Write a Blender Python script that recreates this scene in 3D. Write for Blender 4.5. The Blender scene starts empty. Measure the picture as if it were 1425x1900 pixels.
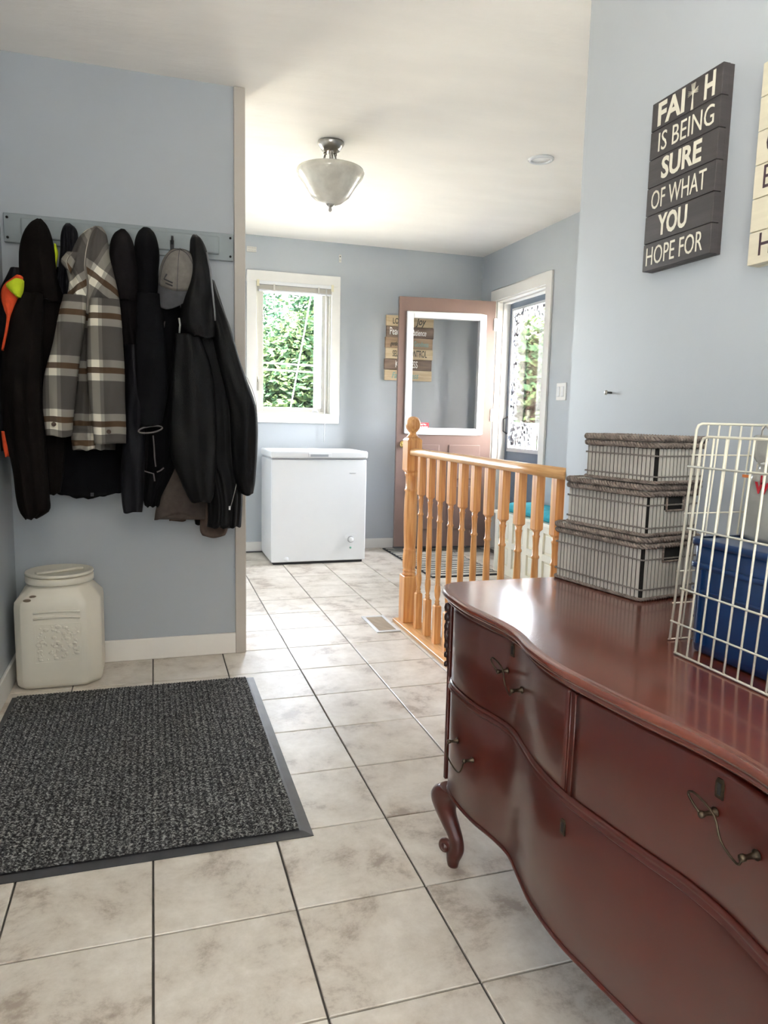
import bpy, bmesh, math, random
from mathutils import Vector, Matrix, noise
R = math.radians; PI = math.pi
sc = bpy.context.scene
C = sc.collection

# ------------------------------------------------------------------ camera
CH = 1.10
FPX = 1342.9
YAW, PITCH, ROLL = R(17.7368), R(-7.33205), R(1.29274)
fw = Vector((math.sin(YAW)*math.cos(PITCH), math.cos(YAW)*math.cos(PITCH), math.sin(PITCH)))
rt = Vector((math.cos(YAW), -math.sin(YAW), 0)); up = rt.cross(fw)
r2 = rt*math.cos(ROLL)+up*math.sin(ROLL); u2 = -rt*math.sin(ROLL)+up*math.cos(ROLL)
cd = bpy.data.cameras.new('camera'); cam = bpy.data.objects.new('camera', cd); C.objects.link(cam)
cd.sensor_fit = 'VERTICAL'; cd.sensor_height = 24; cd.lens = FPX/1900*24; cd.clip_start = .02; cd.clip_end = 300
mw = Matrix((( r2.x, u2.x, -fw.x, 0), (r2.y, u2.y, -fw.y, 0), (r2.z, u2.z, -fw.z, CH), (0, 0, 0, 1)))
cam.matrix_world = mw
sc.camera = cam
# ------------------------------------------------------------------ world, sun, exposure
w = bpy.data.worlds.new('world'); sc.world = w; w.use_nodes = True
nt = w.node_tree; bg = nt.nodes['Background']
sky = nt.nodes.new('ShaderNodeTexSky'); sky.sky_type = 'NISHITA'; sky.sun_disc = False
sky.sun_elevation = R(42); sky.sun_rotation = R(150); sky.dust_density = 3.5; sky.air_density = 1.0; sky.ozone_density = 1.0
mixw = nt.nodes.new('ShaderNodeMix'); mixw.data_type = 'RGBA'; mixw.inputs[0].default_value = .88
nt.links.new(sky.outputs[0], mixw.inputs[6]); mixw.inputs[7].default_value = (.97, .985, 1.0, 1)
nt.links.new(mixw.outputs[2], bg.inputs[0]); bg.inputs[1].default_value = 25.0
sl_ = bpy.data.lights.new('sun', 'SUN'); sl_.energy = 300; sl_.angle = R(1.5); sl_.color = (1, .94, .84)
so_ = bpy.data.objects.new('sun', sl_); C.objects.link(so_); so_.rotation_euler = Vector((.0, 1, -1.75)).to_track_quat('-Z', 'Y').to_euler()
def portal(name, loc, rot, sx, sy):
    l = bpy.data.lights.new(name, 'AREA'); l.shape = 'RECTANGLE'; l.size = sx; l.size_y = sy
    l.cycles.is_portal = True
    o = bpy.data.objects.new(name, l); o.location = loc; o.rotation_euler = rot; C.objects.link(o)
portal('window_daylight', (1.09, 5.99, 1.63), (R(-90), 0, 0), .62, 1.05)
portal('door_daylight', (2.90, 5.15, 1.45), (0, R(90), 0), 1.2, .85)
portal('fill_door_daylight', (-.69, -1.6, 1.1), (0, R(-90), 0), 2.1, 1.1)  # portal at the side door added behind the camera
portal('fill_window_daylight', (-.75, 5.99, 1.5), (R(-90), 0, 0), 1.0, 1.3)  # portal at the hidden window added to the far room
sc.view_settings.view_transform = 'Standard'; sc.view_settings.look = 'None'
sc.view_settings.gamma = 1; sc.view_settings.use_curve_mapping = False
sc.view_settings.exposure = 1.0
cy = sc.cycles
cy.use_denoising = True; cy.max_bounces = 14; cy.diffuse_bounces = 8; cy.transparent_max_bounces = 16
cy.sample_clamp_indirect = 8; cy.caustics_reflective = False; cy.caustics_refractive = False

# ------------------------------------------------------------------ helpers
def lin(c):
    return tuple((v/255/12.92 if v/255 <= .04045 else ((v/255+.055)/1.055)**2.4) for v in c)
def srgb(r, g, b): return lin((r, g, b))+(1,)
ORG = {}
def mat(name, col, rough=.5, metal=0, noise_amt=0, noise_scale=20, bump=0, bump_scale=200, spec=.5, coat=0, stretch=None, col2=None, rvar=0, emis=None):
    m = bpy.data.materials.new(name); m.use_nodes = True; n = m.node_tree.nodes; L = m.node_tree.links
    b = n['Principled BSDF']; b.inputs['Roughness'].default_value = rough; b.inputs['Metallic'].default_value = metal
    b.inputs['Specular IOR Level'].default_value = spec; b.inputs['Coat Weight'].default_value = coat; b.inputs['Coat Roughness'].default_value = .12
    b.inputs['Base Color'].default_value = col
    geo = n.new('ShaderNodeTexCoord'); src = geo.outputs['Object']
    if stretch:
        mp = n.new('ShaderNodeMapping'); mp.inputs['Scale'].default_value = stretch; L.new(src, mp.inputs[0]); src = mp.outputs[0]
    if noise_amt or col2:
        t = n.new('ShaderNodeTexNoise'); t.inputs['Scale'].default_value = noise_scale; t.inputs['Detail'].default_value = 6; L.new(src, t.inputs['Vector'])
        mx = n.new('ShaderNodeMix'); mx.data_type = 'RGBA'
        c2 = col2 or tuple(max(0, c*(1-noise_amt)) for c in col[:3])+(1,)
        mx.inputs[6].default_value = col; mx.inputs[7].default_value = c2
        rp = n.new('ShaderNodeMapRange'); rp.inputs[1].default_value = .35; rp.inputs[2].default_value = .65; L.new(t.outputs[0], rp.inputs[0])
        L.new(rp.outputs[0], mx.inputs[0]); L.new(mx.outputs[2], b.inputs['Base Color'])
        if rvar:
            r_ = n.new('ShaderNodeMapRange'); r_.inputs[3].default_value = rough; r_.inputs[4].default_value = rough+rvar
            L.new(t.outputs[0], r_.inputs[0]); L.new(r_.outputs[0], b.inputs['Roughness'])
    if bump:
        t2 = n.new('ShaderNodeTexNoise'); t2.inputs['Scale'].default_value = bump_scale; t2.inputs['Detail'].default_value = 4; L.new(src, t2.inputs['Vector'])
        bp = n.new('ShaderNodeBump'); bp.inputs['Strength'].default_value = bump; bp.inputs['Distance'].default_value = .01
        L.new(t2.outputs[0], bp.inputs['Height']); L.new(bp.outputs[0], b.inputs['Normal'])
    return m
def glass(name, tint=(1, 1, 1, 1), refl=.5, rough=.0, mn=.0):
    m = bpy.data.materials.new(name); m.use_nodes = True; n = m.node_tree.nodes; L = m.node_tree.links; n.clear()
    o = n.new('ShaderNodeOutputMaterial'); mx = n.new('ShaderNodeMixShader'); tr = n.new('ShaderNodeBsdfTransparent'); gl = n.new('ShaderNodeBsdfGlossy')
    fr = n.new('ShaderNodeFresnel'); fr.inputs[0].default_value = 1.5
    mr = n.new('ShaderNodeMapRange'); mr.inputs[3].default_value = mn; mr.inputs[4].default_value = refl+mn
    tr.inputs[0].default_value = tint; gl.inputs['Roughness'].default_value = rough
    L.new(fr.outputs[0], mr.inputs[0]); L.new(mr.outputs[0], mx.inputs[0]); L.new(tr.outputs[0], mx.inputs[1]); L.new(gl.outputs[0], mx.inputs[2]); L.new(mx.outputs[0], o.inputs[0])
    return m
def org(o): return ORG.get(o.name, Vector((0, 0, 0)))
def link_mesh(name, me, parent=None, m=None, origin=None):
    o = bpy.data.objects.new(name, me); C.objects.link(o)
    if m is not None and not me.materials: me.materials.append(m)
    if parent is not None: o.parent = parent; ORG[o.name] = org(parent)
    elif origin is not None: o.location = origin; ORG[o.name] = Vector(origin)
    return o
class MB:
    def __init__(s): s.bm = bmesh.new()
    def box(s, lo, hi, rz=0, piv=None):
        x0, y0, z0 = lo; x1, y1, z1 = hi
        vs = [s.bm.verts.new(p) for p in ((x0,y0,z0),(x1,y0,z0),(x1,y1,z0),(x0,y1,z0),(x0,y0,z1),(x1,y0,z1),(x1,y1,z1),(x0,y1,z1))]
        for f in ((3,2,1,0),(4,5,6,7),(0,1,5,4),(1,2,6,5),(2,3,7,6),(3,0,4,7)): s.bm.faces.new([vs[i] for i in f])
        if rz: bmesh.ops.rotate(s.bm, cent=piv or ((x0+x1)/2, (y0+y1)/2, 0), matrix=Matrix.Rotation(rz, 3, 'Z'), verts=vs)
        return s
    def rings(s, rings, cap=True, closed=True, uv=False):
        vr = [[s.bm.verts.new(p) for p in r] for r in rings]
        n = len(rings[0]); L = s.bm.loops.layers.uv.verify() if uv else None
        for a in range(len(vr)-1):
            for i in range(n if closed else n-1):
                j = (i+1) % n
                f = s.bm.faces.new((vr[a][i], vr[a][j], vr[a+1][j], vr[a+1][i])); f.smooth = True
                if uv:
                    for lp, (ai, ii) in zip(f.loops, ((a, i), (a, i+1), (a+1, i+1), (a+1, i))): lp[L].uv = uv[ai][ii]
        if cap and closed:
            for r in (vr[0], vr[-1]):
                try: s.bm.faces.new(r if r is vr[-1] else list(reversed(r)))
                except ValueError: pass
        return s
    def lathe(s, c, prof, n=20, axis='z', cap=True):
        c = Vector(c); rs = []
        for r, h in prof:
            ring = []
            for i in range(n):
                a = 2*PI*i/n; u, v = r*math.cos(a), r*math.sin(a)
                ring.append(c+(Vector((u, v, h)) if axis == 'z' else Vector((h, u, v)) if axis == 'x' else Vector((v, h, u))))
            rs.append(ring)
        return s.rings(rs, cap)
    def tube(s, pts, r, n=8, closed=False, cap=True):
        pts = [Vector(p) for p in pts]; rs = []; m = len(pts); ref = None
        for i, p in enumerate(pts):
            a = pts[(i-1) % m] if (i > 0 or closed) else p; b = pts[(i+1) % m] if (i < m-1 or closed) else p
            t = (b-a).normalized()
            if ref is None: ref = t.orthogonal().normalized()
            ref = (ref-t*ref.dot(t)); ref = ref.normalized() if ref.length > 1e-6 else t.orthogonal().normalized()
            q = t.cross(ref); rr = r[i] if isinstance(r, (list, tuple)) else r
            rs.append([p+(ref*math.cos(2*PI*k/n)+q*math.sin(2*PI*k/n))*rr for k in range(n)])
        if closed: rs.append(rs[0])
        return s.rings(rs, cap and not closed)
    def prism(s, poly, axis, lo, hi):
        def P(a, b, h): return (h, a, b) if axis == 'x' else (a, h, b) if axis == 'y' else (a, b, h)
        A = [s.bm.verts.new(P(a, b, lo)) for a, b in poly]; B = [s.bm.verts.new(P(a, b, hi)) for a, b in poly]; n = len(poly)
        s.bm.faces.new(list(reversed(A))); s.bm.faces.new(B)
        for i in range(n): s.bm.faces.new((A[i], A[(i+1) % n], B[(i+1) % n], B[i]))
        return s
    def build(s, name, m, parent=None, bevel=0, origin=None, smooth=None, seg=2, sub=0):
        bmesh.ops.remove_doubles(s.bm, verts=s.bm.verts, dist=1e-6)
        bmesh.ops.recalc_face_normals(s.bm, faces=s.bm.faces)
        if parent is not None: off = org(parent)
        elif origin is not None: off = Vector(origin)
        else: off = Vector((0, 0, 0))
        bmesh.ops.translate(s.bm, verts=s.bm.verts, vec=-off)
        me = bpy.data.meshes.new(name); s.bm.to_mesh(me); s.bm.free(); me.materials.append(m)
        if smooth:
            for p in me.polygons: p.use_smooth = True
        o = link_mesh(name, me, parent, None, origin)
        if bevel:
            md = o.modifiers.new('bevel', 'BEVEL'); md.width = bevel; md.segments = seg; md.limit_method = 'ANGLE'; md.angle_limit = R(40)
        if sub: md = o.modifiers.new('sub', 'SUBSURF'); md.levels = sub; md.render_levels = sub
        return o
def thing(name, label, cat, loc, group=None):
    o = bpy.data.objects.new(name, None); C.objects.link(o); o.location = loc; o.empty_display_size = .05
    ORG[o.name] = Vector(loc); o['label'] = label; o['category'] = cat
    if group: o['group'] = group
    return o
def tag(o, label, cat, group=None, kind=None):
    o['label'] = label; o['category'] = cat
    if group: o['group'] = group
    if kind: o['kind'] = kind
    return o
def struct(o, label=None):
    o['kind'] = 'structure'
    if label: o['label'] = label
    return o
def box(name, lo, hi, m, parent=None, bevel=0, **k): return MB().box(lo, hi).build(name, m, parent, bevel, **k)
def lerp(a, b, t): return a+(b-a)*t
def interp(tab, x):
    if x <= tab[0][0]: return tab[0][1:]
    for (a, b) in zip(tab, tab[1:]):
        if x <= b[0]:
            t = (x-a[0])/(b[0]-a[0]); return tuple(lerp(p, q, t) for p, q in zip(a[1:], b[1:]))
    return tab[-1][1:]
def catmull(tab, x):   # smooth version of interp
    n = len(tab)
    if x <= tab[0][0]: return tab[0][1:]
    if x >= tab[-1][0]: return tab[-1][1:]
    for i in range(n-1):
        if x <= tab[i+1][0]:
            p1, p2 = tab[i], tab[i+1]; p0 = tab[i-1] if i else p1; p3 = tab[i+2] if i+2 < n else p2
            h = p2[0]-p1[0]; t = (x-p1[0])/h; out = []
            for k in range(1, len(p1)):
                m1 = (p2[k]-p0[k])/max(1e-9, p2[0]-p0[0])*h; m2 = (p3[k]-p1[k])/max(1e-9, p3[0]-p1[0])*h
                out.append((2*t**3-3*t*t+1)*p1[k]+(t**3-2*t*t+t)*m1+(-2*t**3+3*t*t)*p2[k]+(t**3-t*t)*m2)
            return tuple(out)
def wallpt(x, y, Y):      # photo measurement to a real point in the vertical plane at depth Y
    d = r2*((x-712.5)/FPX)-u2*((y-950)/FPX)+fw
    t = Y/d.y; return Vector((d.x*t, Y, CH+d.z*t))

# ------------------------------------------------------------------ materials
m_wall = mat('blue_grey_wall_paint', (.41, .442, .472, 1), .55, noise_amt=.03, noise_scale=3, bump=.03, bump_scale=60)
m_ceil = mat('textured_ceiling_plaster', (.90, .865, .81, 1), .75, noise_amt=.04, noise_scale=2.5, bump=.25, bump_scale=9, stretch=(1, 2.6, 1))
m_trim = mat('white_trim_paint', (.74, .73, .70, 1), .4, noise_amt=.03, noise_scale=8)
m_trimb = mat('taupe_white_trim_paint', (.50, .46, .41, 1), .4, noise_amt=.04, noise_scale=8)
m_white = mat('white_enamel', (.72, .735, .75, 1), .25, noise_amt=.01)
m_black = mat('black_rubber', (.02, .02, .022, 1), .6)
m_oak = mat('varnished_oak', srgb(222, 168, 106), .32, col2=srgb(192, 128, 70), noise_scale=14, stretch=(6, 6, .35), bump=.12, bump_scale=60, coat=.25)
m_oakh = mat('varnished_oak_rail', srgb(216, 172, 118), .3, col2=srgb(190, 138, 84), noise_scale=14, stretch=(6, .35, 6), bump=.1, bump_scale=60, coat=.25)
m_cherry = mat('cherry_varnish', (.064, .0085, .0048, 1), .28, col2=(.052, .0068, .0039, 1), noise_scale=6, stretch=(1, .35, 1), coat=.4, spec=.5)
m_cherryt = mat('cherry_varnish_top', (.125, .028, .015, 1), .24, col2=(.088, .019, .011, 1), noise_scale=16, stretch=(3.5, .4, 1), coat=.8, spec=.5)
m_brass = mat('aged_brass', (.075, .055, .035, 1), .38, metal=.85, noise_amt=.5, noise_scale=60)
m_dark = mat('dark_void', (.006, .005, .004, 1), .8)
m_nickel = mat('brushed_nickel', (.42, .40, .37, 1), .28, metal=1, noise_amt=.1, noise_scale=50)
m_doorp = mat('mauve_brown_door_paint', (.135, .088, .076, 1), .45, noise_amt=.07, noise_scale=5, bump=.04)
m_grout = mat('dark_grout', (.085, .078, .07, 1), .9, noise_amt=.4, noise_scale=30)
m_clear = glass('clear_glass', refl=.7)
# floor tile: mottled stone glaze, each tile shifted by its own random
def tile_mat():
    m = bpy.data.materials.new('beige_stone_tile'); m.use_nodes = True; n = m.node_tree.nodes; L = m.node_tree.links; b = n['Principled BSDF']
    g = n.new('ShaderNodeNewGeometry'); oi = n.new('ShaderNodeObjectInfo'); va = n.new('ShaderNodeVectorMath'); va.operation = 'MULTIPLY_ADD'
    va.inputs[1].default_value = (13, 7, 5); cm = n.new('ShaderNodeCombineXYZ')
    for i in range(3): L.new(oi.outputs['Random'], cm.inputs[i])
    L.new(cm.outputs[0], va.inputs[0]); L.new(g.outputs['Position'], va.inputs[2])
    t = n.new('ShaderNodeTexNoise'); t.inputs['Scale'].default_value = 5.5; t.inputs['Detail'].default_value = 12; t.inputs['Roughness'].default_value = .72; t.inputs['Distortion'].default_value = .15; L.new(va.outputs[0], t.inputs['Vector'])
    rp = n.new('ShaderNodeValToRGB'); e = rp.color_ramp.elements; e[0].position = .36; e[0].color = (.33, .275, .225, 1); e[1].position = .62; e[1].color = (.66, .615, .55, 1)
    k = e.new(.46); k.color = (.54, .49, .425, 1)
    L.new(t.outputs[0], rp.inputs[0]); L.new(rp.outputs[0], b.inputs['Base Color'])
    b.inputs['Roughness'].default_value = .36; b.inputs['Specular IOR Level'].default_value = .5
    t2 = n.new('ShaderNodeTexNoise'); t2.inputs['Scale'].default_value = 55; t2.inputs['Detail'].default_value = 5; L.new(va.outputs[0], t2.inputs['Vector'])
    bp = n.new('ShaderNodeBump'); bp.inputs['Strength'].default_value = .18; bp.inputs['Distance'].default_value = .004; L.new(t2.outputs[0], bp.inputs['Height']); L.new(bp.outputs[0], b.inputs['Normal'])
    return m
m_tile = tile_mat()

# ------------------------------------------------------------------ the setting
XL, XN, XF = -.565, 1.27, 2.71          # left wall, near right wall, far right wall
YB, YP, YE, YF = -2.5, 3.33, 2.05, 5.85  # back wall, partition face, end of near right wall, far wall
H = 2.485
XLF = -1.6                                # far room's left wall
fl = struct(box('floor', (XLF-.1, YB-.1, -.12), (XF+.1, YF+.1, -.006), m_grout), 'dark grouted bed of the beige floor tiles')
# floor tiles, one object each
TP = .3087; TX0 = .599; TY0 = 1.484; GR = .0025; fullme = None
def blocked(x0, x1, y0, y1): return (x0 > XN-.02 and y1 < YE-.05)
for i in range(-8, 8):
    for j in range(-13, 15):
        x0 = TX0+i*TP+GR; x1 = x0+TP-2*GR; y0 = TY0+j*TP+GR; y1 = y0+TP-2*GR
        cx0, cx1, cy0, cy1 = x0, x1, y0, y1
        cx0 = max(cx0, XL if y0 < YP else XLF); cx1 = min(cx1, XF); cy0 = max(cy0, YB); cy1 = min(cy1, YF)
        if y1 < YE-.15: cx1 = min(cx1, XN)
        if (y0+y1)/2 > YP+.14 and cx0 < XL-.25 and y0 > YP and cx1 < XL-.4: continue
        if cx1-cx0 < .02 or cy1-cy0 < .02: continue
        full = abs((cx1-cx0)-(x1-x0)) < 1e-6 and abs((cy1-cy0)-(y1-y0)) < 1e-6
        hz = random.uniform(-.0004, .0004)
        if full and fullme:
            o = bpy.data.objects.new('tile', fullme); C.objects.link(o); o.parent = fl
            o.location = ((cx0+cx1)/2, (cy0+cy1)/2, hz)
        else:
            b = MB(); c = ((cx0+cx1)/2, (cy0+cy1)/2); a = (cx1-cx0)/2; d = (cy1-cy0)/2; e = .0016
            b.rings([[(sx*a, sy*d, -.008) for sx, sy in ((-1,-1),(1,-1),(1,1),(-1,1))], [(sx*a, sy*d, -e) for sx, sy in ((-1,-1),(1,-1),(1,1),(-1,1))],
                     [(sx*(a-e), sy*(d-e), 0) for sx, sy in ((-1,-1),(1,-1),(1,1),(-1,1))]])
            for f in b.bm.faces: f.smooth = False
            o = b.build('tile', m_tile, fl); o.location = (c[0], c[1], hz)
            if full: fullme = o.data
struct(box('ceiling', (XLF-.1, YB-.1, H), (XF+.1, YF+.1, H+.1), m_ceil), 'off-white plaster ceiling with brushed texture')
T = .13
struct(MB().box((XL-T, YB, 0), (XL, -2.15, H)).box((XL-T, -1.05, 0), (XL, YP+.12, H)).box((XL-T, -2.15, 2.12), (XL, -1.05, H)).box((XL-T, -2.15, 0), (XL, -1.05, .08)).build('wall_left', m_wall))
struct(box('wall_partition', (XL, YP, 0), (.375, YP+.12, H), m_wall), 'blue grey partition wall behind the hanging coats')
struct(box('wall_right', (XN, YB, 0), (XN+.12, YE, H), m_wall), 'blue grey wall behind the dresser')
struct(box('wall_stair', (XN+.12, YE-.12, 0), (XF, YE, H), m_wall))
# far wall with window hole: hole X .78-1.40, z 1.115-2.15
WX0, WX1, WZ0, WZ1 = .775, 1.395, 1.115, 2.15
b = MB()
b.box((XLF, YF, 0), (-1.25, YF+T, H)); b.box((-.25, YF, 0), (WX0, YF+T, H)); b.box((-1.25, YF, 0), (-.25, YF+T, .85)); b.box((-1.25, YF, 2.15), (-.25, YF+T, H)); b.box((WX1, YF, 0), (XF, YF+T, H)); b.box((WX0, YF, 0), (WX1, YF+T, WZ0)); b.box((WX0, YF, WZ1), (WX1, YF+T, H))
struct(b.build('wall_far', m_wall), 'light blue far wall with the window')
DY0, DY1, DZ = 4.735, 5.555, 2.085
b = MB(); b.box((XF, YE-.12, 0), (XF+T, DY0, H)); b.box((XF, DY1, 0), (XF+T, YF+T, H)); b.box((XF, DY0, DZ), (XF+T, DY1, H))
struct(b.build('wall_door', m_wall), 'light blue right wall with the entrance door')
struct(box('wall_far_left', (XLF-T, YP, 0), (XLF, YF+T, H), m_wall)); struct(box('wall_nook', (XLF, YP, 0), (XL-T, YP+.12, H), m_wall))
struct(box('wall_back', (XL-T, YB-T, 0), (XN+.12, YB, H), m_wall))
pd = struct(MB().box((XL-.09, -2.15, .08), (XL-.03, -2.11, 2.12)).box((XL-.09, -1.09, .08), (XL-.03, -1.05, 2.12)).box((XL-.09, -2.11, .08), (XL-.03, -1.09, .12)).box((XL-.09, -2.11, 2.08), (XL-.03, -1.09, 2.12)).build('added_fill_door', m_trim))  # glazed door added out of view to let in fill daylight
box('pane', (XL-.063, -2.11, .12), (XL-.057, -1.09, 2.08), m_clear, pd)
w3 = struct(MB().box((-1.25, YF+.04, .85), (-1.20, YF+.09, 2.15)).box((-.30, YF+.04, .85), (-.25, YF+.09, 2.15)).box((-1.20, YF+.04, .85), (-.30, YF+.09, .90)).box((-1.20, YF+.04, 2.10), (-.30, YF+.09, 2.15)).build('added_fill_window', m_trim))  # window added behind the partition, unseen, to brighten the far room
box('pane', (-1.20, YF+.062, .90), (-.30, YF+.066, 2.10), m_clear, w3)
# baseboards and trims
def base(name, lo, hi, m=m_trim): return struct(box(name, lo, hi, m, bevel=.004))
base('baseboard_partition', (XL+.012, YP-.013, 0), (.352, YP, .098), mat('baseboard_paint', (.82, .79, .74, 1), .4, noise_amt=.05, noise_scale=6))
base('baseboard_left', (XL, 2.80, 0), (XL+.013, YP-.013, .098))
base('baseboard_left_near', (XL, .10, 0), (XL+.013, 1.85, .098))
base('baseboard_far', (XLF, YF-.013, 0), (XF-.01, YF, .085)); base('baseboard_right', (XF-.013, YE, 0), (XF, 4.66, .085))
base('baseboard_corner', (XF-.013, 5.63, 0), (XF, YF-.013, .085)); base('baseboard_near_right', (XN-.013, YB, 0), (XN, YE-.002, .095))
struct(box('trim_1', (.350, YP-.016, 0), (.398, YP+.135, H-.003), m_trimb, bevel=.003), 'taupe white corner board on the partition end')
# left side door (only its casing edge shows)
dl = struct(MB().box((XL, 2.73, 0), (XL+.02, 2.80, 2.1)).box((XL, 1.85, 0), (XL+.02, 1.92, 2.1)).box((XL, 1.85, 2.1), (XL+.02, 2.80, 2.17)).build('trim_2', m_trim, bevel=.003), 'white casing of the side door on the left wall')
ds = struct(box('door_3', (XL, 1.92, .01), (XL+.008, 2.73, 2.1), m_trim)); 
for (a, c) in ((2.02, 2.29), (2.36, 2.63)):
    for (z0, z1) in ((.2, .9), (1.0, 1.9)): box('panel', (XL+.008, a, z0), (XL+.014, c, z1), m_trim, ds, bevel=.003)

# ---- window_1 in the far wall
win = struct(MB().box((.71, YF-.018, 2.14), (1.457, YF, 2.222)).box((.71, YF-.018, 1.05), (1.457, YF, 1.125)).box((.71, YF-.018, 1.125), (.785, YF, 2.14)).box((1.385, YF-.018, 1.125), (1.457, YF, 2.14)).build('window_1', m_trim, bevel=.004), 'white cased window in the far wall above the freezer')
fy0, fy1 = YF+.035, YF+.095
m_vinyl = mat('cream_vinyl', (.58, .57, .52, 1), .35, noise_amt=.02)
MB().box((.785, fy0-.03, 1.12), (.80, fy1, 2.145)).box((1.372, fy0-.03, 1.12), (1.388, fy1, 2.145)).box((.80, fy0-.03, 1.12), (1.372, fy1, 1.14)).box((.80, fy0-.03, 2.12), (1.372, fy1, 2.145)).build('window_frame', m_vinyl, win, bevel=.002)
MB().box((.80, fy0, 1.14), (.845, fy0+.04, 2.12)).box((1.315, fy0, 1.14), (1.372, fy0+.04, 2.12)).box((.845, fy0, 1.14), (1.315, fy0+.04, 1.175)).box((.845, fy0, 2.07), (1.315, fy0+.04, 2.12)).build('sash', m_vinyl, win, bevel=.003)
box('pane', (.845, fy0+.018, 1.175), (1.315, fy0+.022, 2.07), m_clear, win)
cr = MB().box((1.19, YF-.002, 1.125), (1.29, YF+.03, 1.14)).tube([(1.245, YF+.01, 1.14), (1.25, YF, 1.155), (1.275, YF-.005, 1.15), (1.285, YF-.005, 1.14)], .007).build('crank_handle', m_white, win)
MB().box((.79, YF-.002, 1.30), (.805, YF+.02, 1.37)).tube([(.797, YF+.0, 1.37), (.797, YF-.012, 1.39), (.797, YF-.012, 1.41)], .006).build('latch', mat('latch_metal', (.45, .43, .36, 1), .3, metal=.7), win)
# raised mini blind, its own thing
bl = thing('mini_blind', 'white mini blind pulled up into the top of the far window', 'blind', (1.085, YF-.02, 2.06))
box('headrail', (.79, YF-.026, 2.118), (1.392, YF+.012, 2.145), m_white, bl, bevel=.002)
for k in range(7): box('slat', (.80, YF-.022, 2.083+k*.0048), (1.382, YF+.008, 2.0862+k*.0048), m_vinyl if k % 2 else m_trimb, bl)
box('bottom_rail', (.80, YF-.024, 2.068), (1.382, YF+.010, 2.081), m_white, bl, bevel=.002)
for x in (.915, 1.27): box('ladder_clip', (x, YF-.030, 2.07), (x+.014, YF-.026, 2.125), m_vinyl, bl)
for x in (.786, 1.378): box('end_bracket', (x, YF-.03, 2.10), (x+.02, YF-.02, 2.15), mat('yellowed_plastic', (.7, .66, .48, 1), .4), bl)
MB().tube([(1.335, YF-.03, 2.115), (1.334, YF-.032, 1.6), (1.333, YF-.03, .90)], .0022, 6).tube([(1.341, YF-.03, 2.115), (1.339, YF-.031, 1.6), (1.334, YF-.03, .90)], .0016, 6).build('cord', m_white, bl)

# ---- entrance: door_1 casing, jamb, storm door, open inner door
cas = struct(MB().box((XF-.018, 4.665, 0), (XF, 4.74, 2.165)).box((XF-.018, 5.55, 0), (XF, 5.635, 2.165)).box((XF-.018, 4.74, 2.08), (XF, 5.55, 2.165)).build('trim_3', m_trim, bevel=.003), 'white casing around the entrance door')
MB().box((XF, DY0, 0), (XF+T+.02, DY0+.018, DZ)).box((XF, DY1-.018, 0), (XF+T+.02, DY1, DZ)).box((XF, DY0, DZ-.018), (XF+T+.02, DY1, DZ)).box((XF+.05, DY1-.03, 0), (XF+.08, DY1-.018, DZ-.018)).box((XF+.05, DY0+.018, 0), (XF+.08, DY0+.03, DZ-.018)).box((XF+.05, DY0+.018, DZ-.03), (XF+.08, DY1-.018, DZ-.018)).build('door_jamb', m_trim, cas, bevel=.002)
box('threshold', (XF, DY0+.018, .0), (XF+T+.02, DY1-.018, .03), m_nickel, cas)
SX = XF+.115; m_storm = mat('slate_blue_storm_door', (.13, .17, .23, 1), .4, noise_amt=.05); m_stt = mat('pale_grey_aluminium', (.5, .52, .55, 1), .4)
sd = struct(MB().box((SX, 4.755, .035), (SX+.03, 4.80, 2.06)).box((SX, 5.49, .035), (SX+.03, 5.535, 2.06)).box((SX, 4.80, 2.015), (SX+.03, 5.49, 2.06)).box((SX, 4.80, .035), (SX+.03, 5.49, .80)).box((SX, 4.80, .80), (SX+.03, 5.49, .87)).build('door_1', m_storm, bevel=.003), 'slate blue storm door with an etched leaf glass')
MB().box((SX-.006, 4.80, .87), (SX, 4.82, 2.015)).box((SX-.006, 5.47, .87), (SX, 5.49, 2.015)).box((SX-.006, 4.82, 1.995), (SX, 5.47, 2.015)).box((SX-.006, 4.80, .855), (SX, 5.49, .885)).build('glazing_bead', m_stt, sd)
box('pane', (SX+.012, 4.81, .88), (SX+.016, 5.48, 2.0), m_clear, sd)
for (z0, z1) in ((.12, .42), (.48, .78)): box('panel', (SX-.004, 4.86, z0), (SX+.001, 5.43, z1), m_storm, sd, bevel=.003)
MB().tube([(SX-.002, 5.50, 1.0), (SX-.035, 5.505, 1.02), (SX-.035, 5.505, 1.12), (SX-.002, 5.50, 1.14)], .006).build('door_handle', m_black, sd)
m_etch = mat('frosted_etching', (.55, .56, .62, 1), .6); m_vine = mat('frosted_etching_pale', (.80, .82, .86, 1), .6)
def leaf(b, c, L, a, axis='x', wd=.3):
    y, z = c; ca, sa = math.cos(a), math.sin(a); pts = []
    for t, s in ((0, 0), (.25, wd*.8), (.55, wd), (.85, wd*.55), (1, 0), (.85, -wd*.55), (.55, -wd), (.25, -wd*.8)):
        pts.append((y+(t*ca-s*sa)*L, z+(t*sa+s*ca)*L))
    return pts
rnd = random.Random(5)
for mm, cnt, off in ((m_etch, 150, 0), (m_vine, 190, .0006)):
    b = MB()
    for k in range(cnt):
        q = rnd.random()
        if q < .55: y, z = 5.47-abs(rnd.gauss(0, .05)), rnd.uniform(.9, 1.98)
        elif q < .72: y, z = rnd.uniform(4.9, 5.46), 1.985-abs(rnd.gauss(0, .03))
        else: y, z = rnd.uniform(5.12, 5.46), rnd.uniform(.90, 1.10)
        b.prism(leaf(b, (y, z), rnd.uniform(.02, .05), rnd.uniform(0, 2*PI)), 'x', SX+.009+off, SX+.0115+off)
    b.build('etched_leaves', mm, sd)['kind'] = 'stuff'
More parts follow.
